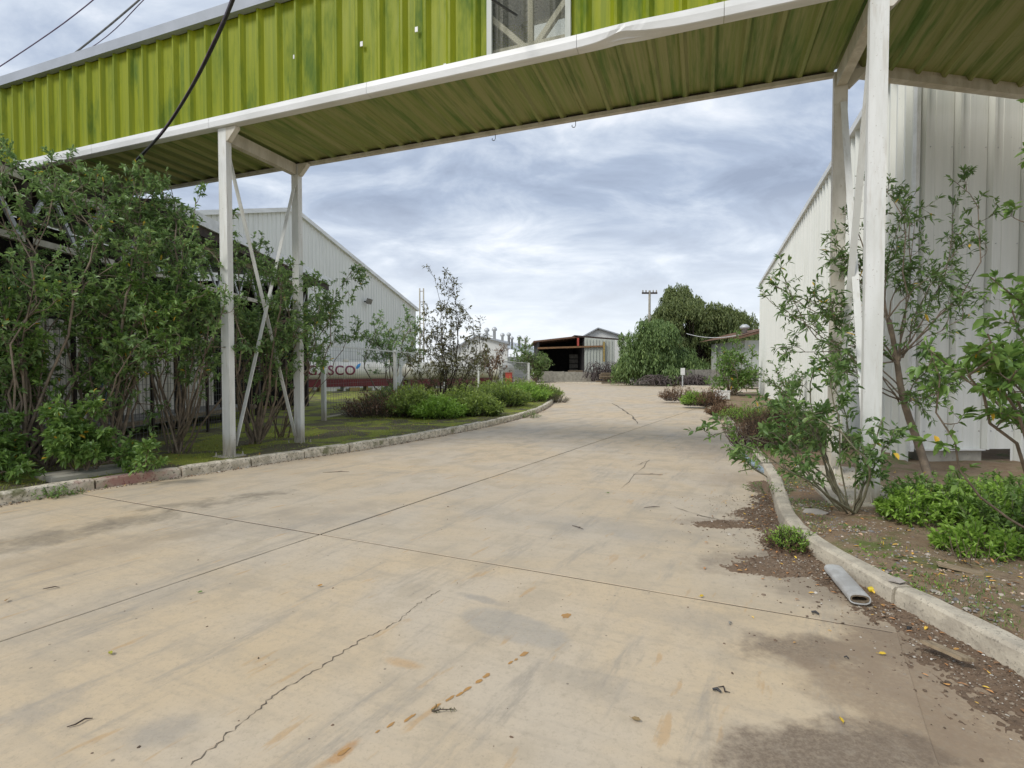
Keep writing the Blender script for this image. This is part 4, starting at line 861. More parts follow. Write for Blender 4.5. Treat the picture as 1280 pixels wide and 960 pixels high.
for k in range(6):
    x0, x1 = at(675+k*14.5, 470, 67.5).x-7, at(675+(k+1)*14.5, 470, 67.5).x-7; MB().b2((x0+.12, 0, -.1), (x1-.12, .12, 1.28-.03*k)).build('wall_panel', M['concrete'], lw); MB().b2((x0-.12, -.04, -.1), (x0+.115, .16, 1.34-.03*k)).build('pillar', M['concrete'], lw)
lw2 = empty('low_wall', (19, 49, .1), R(-62), 'low grey block wall half hidden under the drooping trees at the right', 'wall')
for k in range(9): MB().b2((-8+k*1.9, 0, -.1), (-8+k*1.9+1.85, .14, 1.5)).build('wall_panel', M['concrete_dark'], lw2)
# shed fragment at the right, beside the warehouse end
rs = empty('rusty_roof_shed', (24, 48, .1), 0, 'brown roofed shed peeping out left of the tall white warehouse', 'shed')
a1, a2 = at(923, 420, 48), at(958, 424, 48)
MB().b2((a1.x-24+.6, 0, 0), (a2.x-24+5, 8, a1.z-.5)).build('wall', M['pale_sheet'], rs)
MB().bar((a1.x-24-.4, -.4, a1.z-.35), (a1.x-24+3, -.4, a1.z+.6), 1.0, .18).build('eave', M['rust_sheet'], rs)
MB().add([(a1.x-24-.4, -.9, a1.z-.2), (a1.x-24+3, -.9, a1.z+.75), (a1.x-24+3, 9, a1.z+.75), (a1.x-24-.4, 9, a1.z-.2)], [(0, 1, 2, 3)]).build('roof', M['rust_sheet'], rs)
MB().lathe([(.25, 0), (.25, .4), (.42, .45), (.45, .65), (.2, .85)], 10, (a1.x-24+1.0, 1, a1.z+.2)).build('turbine_vent', M['galv'], rs, smooth=True)
# utility pole
q = at(812, 366, 58); up_ = empty('utility_pole', (q.x, q.y, 0), 0, 'concrete utility pole with a short crossarm rising out of the drooping tree', 'utility pole')
MB().tube([(0, 0, -.1), (0, 0, q.z+.25)], [.17, .12], 8).build('pole', M['concrete'], up_); MB().b2((-.85, -.08, q.z-.12), (.85, .08, q.z+.06)).build('crossarm', M['dark_brown'], up_)
for x in (-.75, -.4, .4, .75): MB().lathe([(.05, 0), (.09, .06), (.05, .12), (.08, .18), (.03, .24)], 8, (x, 0, q.z+.08)).build('insulator', M['concrete'], up_)
def cable(name, pts, r, mat, label, sag=0, n=14):
    P = []; pts = [Vector(p) for p in pts]
    if len(pts) == 2: P = [pts[0].lerp(pts[1], i/n)-Vector((0, 0, sag*4*(i/n)*(1-i/n))) for i in range(n+1)]
    else: P = smooth_line(pts, 2)
    m = MB(); m.tube(P, r, 6); o = m.build(name, M[mat], smooth=True); return tag(o, label, 'cable')
cable('overhead_wire', [at(858, 417, 50), at(926, 418, 47.5)], .03, 'galv', 'pale sagging wire between the drooping tree and the brown roofed shed', .35)
# near cables
bp = lambda px, py, y=-.16: (lambda t_: PLb+U*t_[0]+V_*y+Vector((0, 0, t_[2]-PLb.z)))(bl(px, py, y))
e1 = bp(168, 203, -.3); cable('power_cable', [at(330, -110, 6.2), at(292, 0, 6.8), at(268, 55, 7.3), at(240, 110, 7.9), at(205, 165, 8.7), e1], .022, 'black', 'thick black cable hanging down across the left end of the green walkway')
cable('power_cable', [at(325, -110, 6.25), at(288, 4, 6.85), at(262, 62, 7.35), at(236, 114, 7.95), at(200, 170, 8.75), e1+Vector((.05, 0, 0))], .008, 'purple', 'thin purple cable twisted round the thick black one')
cable('overhead_wire', [at(150, -30, 13), at(115, 2, 13), at(60, 44, 13.2), at(-60, 122, 13.5)], .014, 'purple', 'single purple wire crossing the top left corner of the sky')
cable('overhead_wire', [at(200, -24, 12.5), at(172, 2, 12.5), at(120, 46, 12.8), at(50, 100, 13)], .022, 'wire', 'thicker grey wire of the pair meeting the walkway roof at the left')
cable('overhead_wire', [at(204, -24, 12.5), at(178, 1, 12.5), at(140, 42, 12.8), at(95, 72, 12.8), at(70, 98, 13)], .010, 'purple', 'thinner looping purple wire of the pair meeting the walkway roof at the left')
cable('loose_cable', [at(560, -60, 5.0), at(600, -12, 5.6), at(622, 4, 6.0), bp(646, 19, -.10)], .014, 'black', 'short black cable hanging in front of the walkway skylight')
# ================================================================== VEGETATION
# ---- left shrubs
LS = dict(wood=M['bark'], leafm=M['leaf_dark'])
shrub('tall_shrub', 'tall leafy shrub at the far left edge, in front of the green wall end', 'shrub', (15, 592), [(-60, 175, 15, 225, 7.6, 8.6, 6), (0, 195, 100, 235, 7.8, 8.6, 5), (-50, 340, 60, 420, 7.2, 8.4, 7)], 11, M['bark'], M['leaf_dark'], .088, .32, .026, 8, .56, 5, .24, 12, .35)
shrub('tall_shrub', 'dense dark green shrub between the left edge and the cable end', 'shrub', (135, 578), [(110, 180, 190, 235, 8.2, 9.0, 6), (40, 205, 110, 225, 8.2, 9.0, 3), (140, 260, 200, 420, 7.8, 9.0, 9), (110, 380, 200, 440, 7.6, 8.6, 3)], 12, M['bark'], M['leaf_dark'], .088, .32, .026, 8, .56, 5, .24, 12, .35)
shrub('tall_shrub', 'broad shrub whose stems fan out just left of the near left post', 'shrub', (222, 566), [(170, 205, 245, 270, 8.6, 9.3, 6), (190, 250, 300, 380, 8.6, 9.8, 9), (190, 350, 290, 420, 8.4, 9.4, 6)], 13, M['bark'], M['leaf_dark'], .088, .32, .022, 8, .5, 5, .24, 12, .45)
shrub('tall_shrub', 'shrub with a leaning bare trunk between the two left posts', 'shrub', (318, 556), [(305, 280, 330, 330, 9.6, 10.6, 3), (300, 320, 385, 420, 9.5, 10.6, 9), (320, 390, 400, 440, 9.8, 11, 5)], 14, M['bark'], M['leaf_dark'], .085, .32, .026, 8, .5, 5, .22, 13, .5)
shrub('tall_shrub', 'loose shrub spreading right of the far left post', 'shrub', (352, 547), [(395, 350, 455, 400, 10.4, 12, 5), (400, 385, 450, 425, 10.4, 12, 3), (385, 320, 400, 350, 10, 10.6, 2)], 15, M['bark'], M['leaf_dark'], .08, .32, .018, 6, .42, 5, .2, 12, .66)
shrub('low_shrub', 'low bright leaved shrub drooping over the red painted kerb', 'shrub', (110, 592), [(70, 500, 190, 570, 6.9, 7.7, 11)], 16, M['bark'], M['leaf_mid'], .09, .33, .014, 6, .3, 5, .16, 14, .3)
shrub('low_shrub', 'low bright leaved shrub at the lower left corner of the bushes', 'shrub', (-10, 605), [(-50, 520, 25, 590, 6.6, 7.2, 8)], 17, M['bark'], M['leaf_mid'], .09, .33, .014, 6, .3, 5, .16, 14, .3)
shrub('tall_shrub', 'lighter green shrub filling the middle of the left bushes', 'shrub', (65, 584), [(-20, 350, 130, 450, 7.1, 7.9, 8), (100, 350, 250, 440, 7.9, 8.6, 8)], 18, M['bark'], M['leaf_mid'], .088, .33, .022, 8, .5, 5, .24, 13, .42)
# ---- tall sparse tree by the fence
shrub('sparse_tree', 'tall thin tree with sparse brownish leaves growing by the fence', 'tree', (555, 512), [(540, 330, 556, 350, 17.6, 18.2, 2), (520, 360, 600, 440, 17, 19, 11), (510, 400, 540, 450, 17, 19, 2), (560, 350, 590, 400, 17, 19, 2), (515, 430, 610, 475, 17, 19, 9)], 21, M['bark_dark'], M['leaf_rusty'], .11, .36, .022, 7, .6, 5, .26, 7, .35, hexa=False, sbase=.03)
shrub('small_tree', 'round leafy green tree behind the fence in front of the white gable wall', 'tree', None, [(465, 395, 520, 440, 22, 24, 8)], 22, M['bark'], M['leaf_dark'], .16, .34, .04, 7, .8, 5, .35, 9, .4, hexa=False, root=Vector((-5.2, 23, .1)))
shrub('small_tree', 'leafy green tree behind the far gate, in front of the black shed', 'tree', None, [(640, 425, 685, 455, 62, 65, 9), (650, 440, 695, 465, 62, 64, 7)], 23, M['bark'], M['leaf_pepper'], .30, .30, .07, 7, 1.4, 5, .6, 9, .4, hexa=False, root=Vector((2.9, 63.5, .1)))
shrub('small_tree', 'reddish brown dry tree between the white building and the far gate', 'tree', None, [(598, 438, 632, 455, 40, 42, 7)], 24, M['bark_dark'], M['leaf_brown'], .20, .34, .05, 6, 1.0, 4, .5, 8, .4, hexa=False, root=Vector((-1.6, 41, .1)))
# ---- bushy herbs along the left island
LB = [(470, 520, 1.0, .95, .75, 'leaf_brown', 'dry dark heap of twigs under the wire mesh fence'), (520, 520, .8, .8, .85, 'leaf_rosemary', 'bushy green herb clump right of the dry twig heap'), (548, 522, .7, .7, .6, 'leaf_bright', 'bright yellow green clump in front of the thin tree'),
      (580, 516, .9, .9, .8, 'leaf_rosemary', 'dull green clump behind the kerb, right of the thin tree'), (600, 519, .65, .6, .6, 'leaf_rosemary', 'olive clump close behind the kerb in the middle of the island'), (625, 507, 1.1, 1.0, .85, 'leaf_rosemary', 'wide green clump in front of the red cabinet'),
      (655, 501, 1.1, 1.0, .8, 'leaf_bright', 'light green clump towards the tip of the island'), (676, 498, .95, 1.0, .75, 'leaf_rosemary', 'dark green clump at the very tip of the island'), (505, 508, 1.3, 1.2, .85, 'leaf_rosemary', 'taller dull bush behind the fence, under the tank lettering'), (598, 500, 1.6, 1.4, .85, 'leaf_rosemary', 'broad dull bush at the back of the island by the fence'), (640, 495, 1.6, 1.4, .95, 'leaf_rosemary', 'low green bush at the foot of the far gate')]
for k, (px, py, rx, ry, h, lm, lab) in enumerate(LB):
    c = gp(px, py, .13); big = c.y > 15
    weed('herb_bush', lab, 'bush', c.x, c.y, rx*1.12, ry*1.12, h*1.12, 400, 100+k, M[lm], M['bark_dark'], .09 if not big else .12, .28, 20 if lm != 'leaf_brown' else 5, .6)
c = gp(693, 503, 0); weed('dry_bush', 'straggly half dead bush spilling over the kerb at the island tip', 'bush', c.x+.1, c.y, .55, .5, .5, 160, 130, M['leaf_rusty'], M['bark_dark'], .07, .3, 7, .9, z0=0)
# weeds in the left gutter
for k, (px, py, r_, lab) in enumerate([(70, 620, .22, 'small weed tuft in front of the left kerb near the corner'), (133, 607, .14, 'small weed tuft by the red painted kerb block'), (192, 596, .13, 'small weed growing in the gap beside the red kerb block'), (662, 522, .32, 'small dark weed on the road side of the kerb near the island tip')]):
    c = gp(px, py, .0); weed('gutter_weed', lab, 'weed', c.x, c.y, r_, r_, .16 if k < 3 else .3, 60, 140+k, M['leaf_mid'], M['bark_green'], .045, .3, 10, .9, z0=.0)
# ---- right side shrubs
shrub('multi_stem_shrub', 'open shrub with several bare stems fanning out in front of the near right post', 'shrub', (1062, 641), [(885, 545, 935, 570, 4.7, 5.2, 2), (930, 500, 985, 560, 4.8, 5.4, 3), (960, 440, 1030, 520, 4.9, 5.6, 4), (1000, 420, 1080, 470, 5.1, 5.6, 3), (1085, 480, 1130, 540, 5.0, 5.4, 2)], 31, M['bark_green'], M['leaf_right'], .075, .36, .014, 5, .28, 4, .13, 7, .38, sbase=.07, spread=.7)
shrub('multi_stem_shrub', 'low leafy shoot spreading over the road edge left of the fanning stems', 'shrub', (968, 600), [(905, 545, 960, 590, 5.0, 5.8, 3)], 36, M['bark_green'], M['leaf_mid'], .06, .36, .009, 5, .2, 3, .11, 7, .3, sbase=.03, zb=.0)
P = Plant(32); rt = gp(1163, 604, .12)
tr = [rt, at(1150, 560, 6.95), at(1128, 500, 6.9), at(1121, 450, 6.85), at(1112, 400, 6.8)]
P.w.tube(smooth_line(tr, 2), [.058-.036*i/len(smooth_line(tr, 2)) for i in range(len(smooth_line(tr, 2)))], 8, False)
for st_, (x0, y0, x1, y1, d0, d1), n in ((tr[3], (1095, 215, 1150, 280, 6.6, 7.1), 3), (tr[3], (1140, 215, 1225, 300, 6.5, 7.0), 4), (tr[4], (1110, 300, 1180, 350, 6.4, 7.0), 3), (tr[3], (1130, 350, 1220, 400, 6.3, 6.8), 3), (tr[2], (1130, 430, 1200, 500, 6.2, 6.8), 4), (tr[4], (1030, 265, 1070, 330, 6.5, 7.2), 4), (tr[3], (960, 330, 1060, 400, 6.2, 7.0), 6), (tr[2], (960, 400, 1060, 470, 6.0, 6.8), 5)):
    for k in range(n):
        e = at(P.rn.uniform(x0, x1), P.rn.uniform(y0, y1), P.rn.uniform(d0, d1)); pts = P.limb(st_+vrand(P.rn, .03), e, .011, .003, .1, 7, 5, sag=.08); P.branchy(pts, 6, .34, 4, .16, 7, .085, .42, .15, .005, .6)
P.build('leaning_tree', tuple(rt), 'slender tree with a leaning brown trunk and narrow leaves beside the near right post', 'tree', M['bark'], M['leaf_right'], .24, seed=32)
shrub('overhanging_shrub', 'large leaved shrub reaching in from the right edge of the picture', 'shrub', None, [(1225, 345, 1290, 400, 3.2, 3.7, 3), (1190, 400, 1280, 470, 3.1, 3.7, 4), (1225, 460, 1300, 510, 3.1, 3.5, 3), (1150, 430, 1180, 460, 3.5, 4.0, 2), (1262, 130, 1300, 200, 3.6, 3.9, 2)], 33, M['bark'], M['leaf_mid'], .078, .40, .016, 5, .2, 3, .12, 7, .5, root=Vector((4.35, 3.9, .12)), spread=.75)
shrub('roadside_tree', 'small bushy green tree at the far right roadside, left of the warehouse end', 'tree', None, [(890, 430, 945, 490, 28, 31, 10), (905, 425, 935, 450, 29, 30, 4)], 34, M['bark'], M['leaf_mid'], .20, .34, .045, 7, .75, 5, .35, 9, .25, hexa=False, root=Vector((12.4, 29.5, .1)))
shrub('roadside_tree', 'thin shrub against the long warehouse wall behind the posts', 'shrub', None, [(955, 455, 1010, 500, 15, 17, 7)], 35, M['bark'], M['leaf_right'], .12, .34, .025, 6, .5, 4, .25, 7, .3, hexa=False, root=Vector((8.6, 16, .1)))
for k, (px, py, r_, h_, lm, lab) in enumerate([(1075, 690, .12, .06, 'leaf_bright', 'flat bright weed in the middle of the stony soil'), (1105, 712, .10, .05, 'leaf_mid', 'tiny weed just behind the right kerb joint'), (1160, 735, .14, .06, 'leaf_bright', 'low weed between the kerb and the brown plank'), (1225, 765, .12, .05, 'leaf_mid', 'small weed behind the right kerb near the picture edge'), (1050, 662, .12, .07, 'leaf_mid', 'small weed below the fanning stems'), (958, 612, .2, .12, 'leaf_mid', 'leafy weed in the gutter left of the concrete pad')]):
    c = gp(px, py, .13); weed('soil_weed', lab, 'weed', c.x+(.1 if k < 5 else 0), c.y, r_*1.1, r_*1.1, h_, 40, 400+k, M[lm], M['bark_green'], .028, .4, 8, 1.3)
# ---- right ground cover: leafy patch, clumps along the edge
RW = [(1145, 652, .30, .28, .36, 130, 'leaf_bright', 'bright leafy weed clump right behind the near right post foot'), (1180, 640, .5, .4, .45, 220, 'leaf_mid', 'fresh green leafy clump below the leaning tree'), (1240, 655, .5, .45, .45, 240, 'leaf_bright', 'bright leafy clump near the right edge, in front of the wall'), (1290, 670, .5, .45, .48, 220, 'leaf_mid', 'green leafy clump cut by the right edge of the picture'), (1225, 690, .3, .2, .28, 110, 'leaf_bright', 'lowest leafy clump beside the dead straw tuft'), (1265, 635, .6, .4, .40, 200, 'leaf_mid', 'leafy clump at the back against the warehouse foundation')]
for k, (px, py, rx, ry, h, n, lm, lab) in enumerate(RW):
    c = gp(px, py, .13); weed('leafy_weed', lab, 'weed', c.x, c.y, rx, ry, h, n, 200+k, M[lm], M['bark_green'], .055, .36, 22, .7, hexa=True)
c = gp(991, 682, .03); weed('kerb_tuft', 'round tuft with green top and dead brown base at the kerb gap', 'weed', c.x, c.y, .16, .14, .24, 170, 210, M['leaf_bright'], M['bark_dark'], .035, .26, 14, 1.0, z0=.02)
weed('dead_tuft', 'dead brown leaf skirt under the round green tuft', 'weed', c.x, c.y-.01, .19, .17, .13, 150, 211, M['leaf_brown'], M['bark_dark'], .04, .22, 10, 1.2, z0=.02)
c = gp(1213, 703, .13); weed('straw_tuft', 'dead pale straw tuft in front of the leafy weeds', 'weed', c.x, c.y, .16, .12, .30, 26, 212, M['leaf_brown'], M['timber'], .03, .2, 2, 1.8)
EG = [(972, 548, .6, .7, .8, 'leaf_brown', 'second dry brown brush, right of the pipe end'), (950, 562, .6, .8, .8, 'leaf_brown', 'dry brown brush beside the blue grey pipe'), (935, 527, .7, .9, .55, 'leaf_bright', 'wide bright green bush along the right road edge'), (985, 535, .8, .9, .7, 'leaf_rosemary', 'dull green bush behind the dry brown brush'), (905, 520, .5, .6, .4, 'leaf_brown', 'small brown brush left of the bright green bush'), (888, 508, .55, .7, .75, 'leaf_brown', 'rust brown bush right of the round pale green one'), (867, 507, .5, .5, .65, 'leaf_bright', 'round pale green bush between two brown ones at the far right road edge'), (848, 501, .85, .7, .75, 'leaf_brown', 'outermost reddish brown bush at the tip of the right verge'), (1020, 560, .6, .8, .5, 'leaf_mid', 'green undergrowth between the two right posts')]
for k, (px, py, rx, ry, h, lm, lab) in enumerate(EG):
    c = gp(px, py, .10); weed('roadside_bush', lab, 'bush', c.x, c.y, rx, ry, h, 240, 220+k, M[lm], M['bark_dark'], .06 if c.y < 16 else .09, .26, 13, .7)
# ---- far drooping pepper trees
def weeping(name, label, base, lumps, nleaf, leafm, seed, th):
    P = Plant(seed); rn = P.rn; b = Vector(base); top = b+Vector((0, 0, th))
    P.w.tube([b, b+Vector((.2, 0, th*.3)), b+Vector((-.1, .2, th*.6))], [.45, .36, .28], 8, False)
    for (cx, cy, cz, rx, ry, rz, wgt) in lumps:
        c = b+Vector((cx, cy, cz)); P.w.tube([b+Vector((0, 0, th*.35)), b.lerp(c, .6)+Vector((0, 0, .6)), c], [.12, .07, .03], 4, False)
        ns = int(nleaf*wgt/22)
        for k in range(ns):
            d = vrand(rn).normalized()
            if d.z < -.35: d.z *= -.6
            q = rn.uniform(.72, 1.06); s = c+Vector((d.x*rx*q, d.y*ry*q, d.z*rz*q)); L = rn.uniform(.5, 2.0)
            dr = Vector((d.x*.25+rn.gauss(0, .08), d.y*.25+rn.gauss(0, .08), -1)); 
            for i in range(22):
                t_ = i/22; p = s+dr*L*t_+vrand(rn, .10); P.p.append(p); P.d.append(Vector((rn.gauss(0, .5), rn.gauss(0, .5), -.9))); P.l.append(rn.uniform(.22, .42))
    return P.build(name, base, label, 'tree', M['bark_dark'], leafm, .3, None, False, seed=seed)
def lumps(seed, ells, n, r0, r1):
    rn = random.Random(seed); out = []
    for (cx, cy, cz, rx, ry, rz, w) in ells:
        for k in range(int(n*w)):
            d = vrand(rn).normalized(); q = rn.uniform(.55, 1.12); r = rn.uniform(r0, r1)*(1.25-.45*q)
            out.append((cx+d.x*rx*q, cy+d.y*ry*q, max(.9, cz+d.z*rz*q), r*1.1, r*1.1, r*.85, 1))
    return out
c = at(868, 470, 60); LL = lumps(61, [(-1.2, 0, 7.9, 3.4, 3, 2.5, 1), (-4.2, 0, 6.4, 2.0, 2.2, 2.0, .4), (1.4, 0, 6.6, 2.2, 2, 2.2, .4), (4.4, 0, 6.2, 2.2, 2.2, 2.2, .55), (.5, 0, 4.2, 4.6, 2.6, 2.4, .6), (-1.9, .5, 10.2, 1.3, 1.2, .8, .15), (2.6, .3, 7.2, 2.4, 2, 1.9, .5)], 30, .6, 1.35)
weeping('pepper_tree', 'largest dark drooping tree behind the far kerb, beside the utility pole', (c.x, 60, .1), LL, 850, M['leaf_pepper2'], 61, 6)
c = at(822, 470, 53); LL = lumps(62, [(-.6, 0, 4.4, 2.4, 2.4, 2.0, 1), (1.9, .4, 3.2, 1.9, 2, 1.8, .7), (-2.9, .3, 2.8, 1.6, 1.8, 1.6, .5), (.4, -.6, 1.8, 3.0, 2, 1.2, .6), (3.5, .3, 2.0, 1.2, 1.6, 1.2, .3)], 16, .7, 1.2)
weeping('pepper_tree', 'brighter green drooping tree in front of the largest dark one', (c.x, 53, .1), LL, 800, M['leaf_pepper'], 62, 4)
c = at(925, 470, 58); LL = lumps(63, [(0, 0, 3.8, 1.6, 1.6, 2.2, 1)], 14, .7, 1.1); weeping('pepper_tree', 'smallest dark tree at the right end of the drooping trees', (c.x, 58, .1), LL, 600, M['leaf_pepper2'], 63, 3)
# pale dry brambles in front of the far shed
def bramble(px, w, h, Y, seed, label):
    P = Plant(seed); rn = P.rn; b = at(px, 470, Y); b.z = .1; wx = w*Y/FPX
    for k in range(150):
        x0 = rn.uniform(-wx, wx); L = rn.uniform(.5, 1.4); hh = h*rn.uniform(.4, 1.1); s = rn.choice((-1, 1))
        pts = [b+Vector((x0, rn.uniform(-1, 1), 0)), b+Vector((x0+s*L*.3, rn.uniform(-1, 1), hh)), b+Vector((x0+s*L, rn.uniform(-1, 1), hh*.8)), b+Vector((x0+s*L*1.4, rn.uniform(-1, 1), hh*.2))]
        P.w.tube(smooth_line(pts, 1), .03, 3, False)
    return P.build('bramble_heap', tuple(b), label, 'bush', M['plastic_grey'] if 0 else M['bramble'], M['leaf_brown'], .3, seed=seed)
M['bramble'] = plain('pale dry bramble', (.16, .13, .12), (.09, .07, .065), 5, .9)
bramble(762, 22, 2.6, 66, 71, 'arching heap of dry grey brambles in front of the far grey wall')
bramble(850, 40, 1.0, 50, 72, 'low brown dry growth under the drooping trees')
# timber heap by the far kerb
th = empty('timber_heap', tuple(gp(768, 480, .1)), R(8), 'low heap of brown planks by the far kerb, below the brambles', 'timber heap')
for k in range(7): rr = random.Random(k); MB().box((rr.uniform(-.3, .3), rr.uniform(-.3, .3), .1+k*.17), (3.6*rr.uniform(.7, 1), .3, .13), Matrix.Rotation(rr.uniform(-.15, .15), 3, 'Z')).build('plank', M['timber'], th)
# small sign by the far kerb
q = gp(853, 482, .1); sg = empty('small_sign', tuple(q), 0, 'small blank white sign on a thin post by the far kerb', 'sign')
MB().b2((-.05, -.05, -.1), (.05, .05, 1.0)).build('sign_post', M['galv'], sg); MB().b2((-.2, -.08, 1.0), (.2, -.052, 1.65)).build('sign_board', M['white_trim'], sg)
q = gp(894, 480, .1); tag(MB().tube([(0, 0, -.1), (0, 0, 4.2)], .07, 8).build('thin_pole', M['galv'], None, loc=tuple(q)), 'thin pale pole right of the drooping trees', 'pole')
# white trough among the right bushes
q = gp(902, 500, .12); tr_ = empty('white_trough', tuple(q), R(-15), 'white plastic trough lying among the bushes at the right road edge', 'trough')
m = MB(); m.b2((-.35, -.2, .05), (.35, -.15, .42)); m.b2((-.35, .15, .05), (.35, .2, .42)); m.b2((-.35, -.149, .05), (-.3, .149, .42)); m.b2((.3, -.149, .05), (.35, .149, .42)); m.b2((-.3, -.149, .05), (.3, .149, .09)); m.build('trough_body', M['white_trim'], tr_)
MB().b2((-.38, -.23, .42), (.38, .23, .45)).build('rim', M['white_trim'], tr_)
# blue grey pipe along the edge
tag(MB().tube(smooth_line([gp(920, 560, .04), gp(932, 572, .045), gp(948, 585, .05), gp(962, 592, .06), gp(972, 604, .09)], 2), .042, 10).build('plastic_pipe', M['hose'], smooth=True), 'blue grey striped plastic pipe lying at the right edge of the road', 'pipe')
# ---- debris on the right
a, b = gp(1042, 712, .05), gp(1075, 750, .05)
d = (b-a).normalized(); s = Vector((-d.y, d.x, 0)); ru = empty('rolled_sheet', tuple(a), 0, 'flattened grey cardboard tube lying against the right kerb', 'tube')
def flat_tube(rw, rh, thick):
    m = MB(); n = 20; L = (b-a).length; rings = []
    for q_, (l, w_, h_) in enumerate([(0, rw, rh), (L, rw, rh), (L, rw-thick, rh-thick), (0, rw-thick, rh-thick)]):
        for k in range(n):
            t_ = 2*math.pi*k/n; c_ = math.cos(t_); s_ = math.sin(t_); p = d*l + s*(math.copysign(abs(c_)**.7, c_)*w_) + Vector((0, 0, math.copysign(abs(s_)**.8, s_)*h_)); rings.append(p)
    m.add(rings, [(q_*n+k, q_*n+(k+1) % n, ((q_+1) % 4)*n+(k+1) % n, ((q_+1) % 4)*n+k) for q_ in range(4) for k in range(n)]); return m
flat_tube(.066, .036, .008).build('outer_layer', M['plastic_grey'], ru, smooth=False); flat_tube(.055, .025, .007).build('inner_layer', M['timber'], ru)
ru.location.z = .055
q = gp(1085, 737, .03); cp = empty('yellow_cup', tuple(q), 0, 'small crushed yellow cup beside the grey tube', 'cup'); M['yellow_plastic'] = plain('yellow plastic', (.75, .60, .03), (.65, .50, .03), 9, .4, bump=0)
m = MB(); rot = Matrix.Rotation(1.35, 3, 'Y') @ Matrix.Rotation(.3, 3, 'X'); m.lathe([(.015, 0), (.017, .003), (.022, .042), (.023, .043), (.019, .042), (.014, .005)], 14, (0, 0, 0), lambda p: rot @ p); m.build('cup_body', M['yellow_plastic'], cp, smooth=True)
def plank(px, py, L, w, h, ang, z, label, mat='timber', cat='plank', tilt=0):
    q = gp(px, py, z); m = MB(); rr = random.Random(int(px)); n = 6; V = []
    for i in range(n+1):
        x = -L/2+L*i/n; ww = w/2*(1-rr.uniform(0, .12)); e = rr.uniform(-.02, .02) if i in (0, n) else 0
        V += [(x+e, -ww, 0), (x-e, ww, 0), (x-e, ww, h), (x+e, -ww, h*rr.uniform(.8, 1))]
    m.add(V, [(i*4+j, (i+1)*4+j, (i+1)*4+(j+1) % 4, i*4+(j+1) % 4) for i in range(n) for j in range(4)]+[(0, 1, 2, 3), (n*4+3, n*4+2, n*4+1, n*4)])
    return tag(m.build('broken_plank' if cat == 'plank' else 'cardboard_piece', M[mat], None, loc=tuple(q), rot=(0, tilt, ang)), label, cat)
plank(1183, 815, .20, .06, .018, R(-68)+math.pi, .06, 'short grey plank lying in the dirt beside the right kerb', 'plank_light')
plank(1200, 712, .26, .09, .012, R(-35), .15, 'curved brown plank lying on the stony soil behind the kerb', 'plank_light', tilt=.08)
for k, (px, py, L, lab) in enumerate([(1137, 786, .05, 'small black rubber bit in the dirt by the kerb'), (1019, 766, .045, 'black bit on the slab below the grey tube'), (913, 779, .03, 'small dark pebble on the slab in the middle right'), (896, 863, .04, 'tiny dark twig scrap at the lower right of the slab'), (1058, 822, .022, 'dark pebble on the brown stained slab')]):
    q = gp(px, py, .012); rr = random.Random(k); m = MB(); m.tube([(-L/2, 0, 0), (0, .006, .006), (L/2, -.004, .001)], [L*.14, L*.2, L*.13], 6); tag(m.build('debris_bit', M['black'] if k != 2 else M['concrete_dark'], loc=tuple(q), rot=(0, 0, rr.uniform(-1, 1))), lab, 'debris')
TW = [(722, 659, .16, 'thin dark twig lying on the slab near the picture centre', -.9), (815, 634, .2, 'short straight twig on the slab right of centre', .2), (810, 593, .45, 'longest twig lying across the slab toward the right bushes', -.1), (64, 735, .1, 'short dark twig on the left part of the slab', .3), (100, 903, .09, 'tiny curved twig near the lower left corner', .7), (420, 590, .4, 'bent twig lying beside the left kerb', .1), (905, 862, .06, 'short black stick near the bottom right of the slab', -.8)]
for k, (px, py, L, lab, an) in enumerate(TW):
    q = gp(px, py, .008); rr = random.Random(k+9); m = MB(); m.tube([(-L/2, 0, 0), (-L/6, rr.uniform(-.02, .02), .004), (L/5, rr.uniform(-.02, .02), .006), (L/2, 0, 0)], [.002, .004, .004, .002], 5)
    if L > .15: m.tube([(0, 0, .004), (L*.2, L*.12, .006)], [.003, .001], 4)
    tag(m.build('fallen_twig', M['bark_dark'], loc=tuple(q), rot=(0, 0, an)), lab, 'twig')
# mossy sprig near the bottom
q = gp(553, 889, .01); P = Plant(300); pts = P.limb(q-Vector((.05, 0, 0)), q+Vector((.06, .01, .004)), .003, .002, .05, 5, 4); P.leaves(pts, 60, .012, 1.0, 0, 0); pts = P.limb(q-Vector((.05, 0, 0)), q+Vector((-.03, .03, .01)), .002, .001, .1, 3, 4); P.leaves(pts, 20, .012, 1.0, 0, 0)
P.build('mossy_sprig', tuple(q), 'mossy sprig lying on the slab near the bottom centre', 'sprig', M['bark_dark'], M['leaf_rusty'], .4, seed=3, hexa=False, crown='foliage', stem='stem')
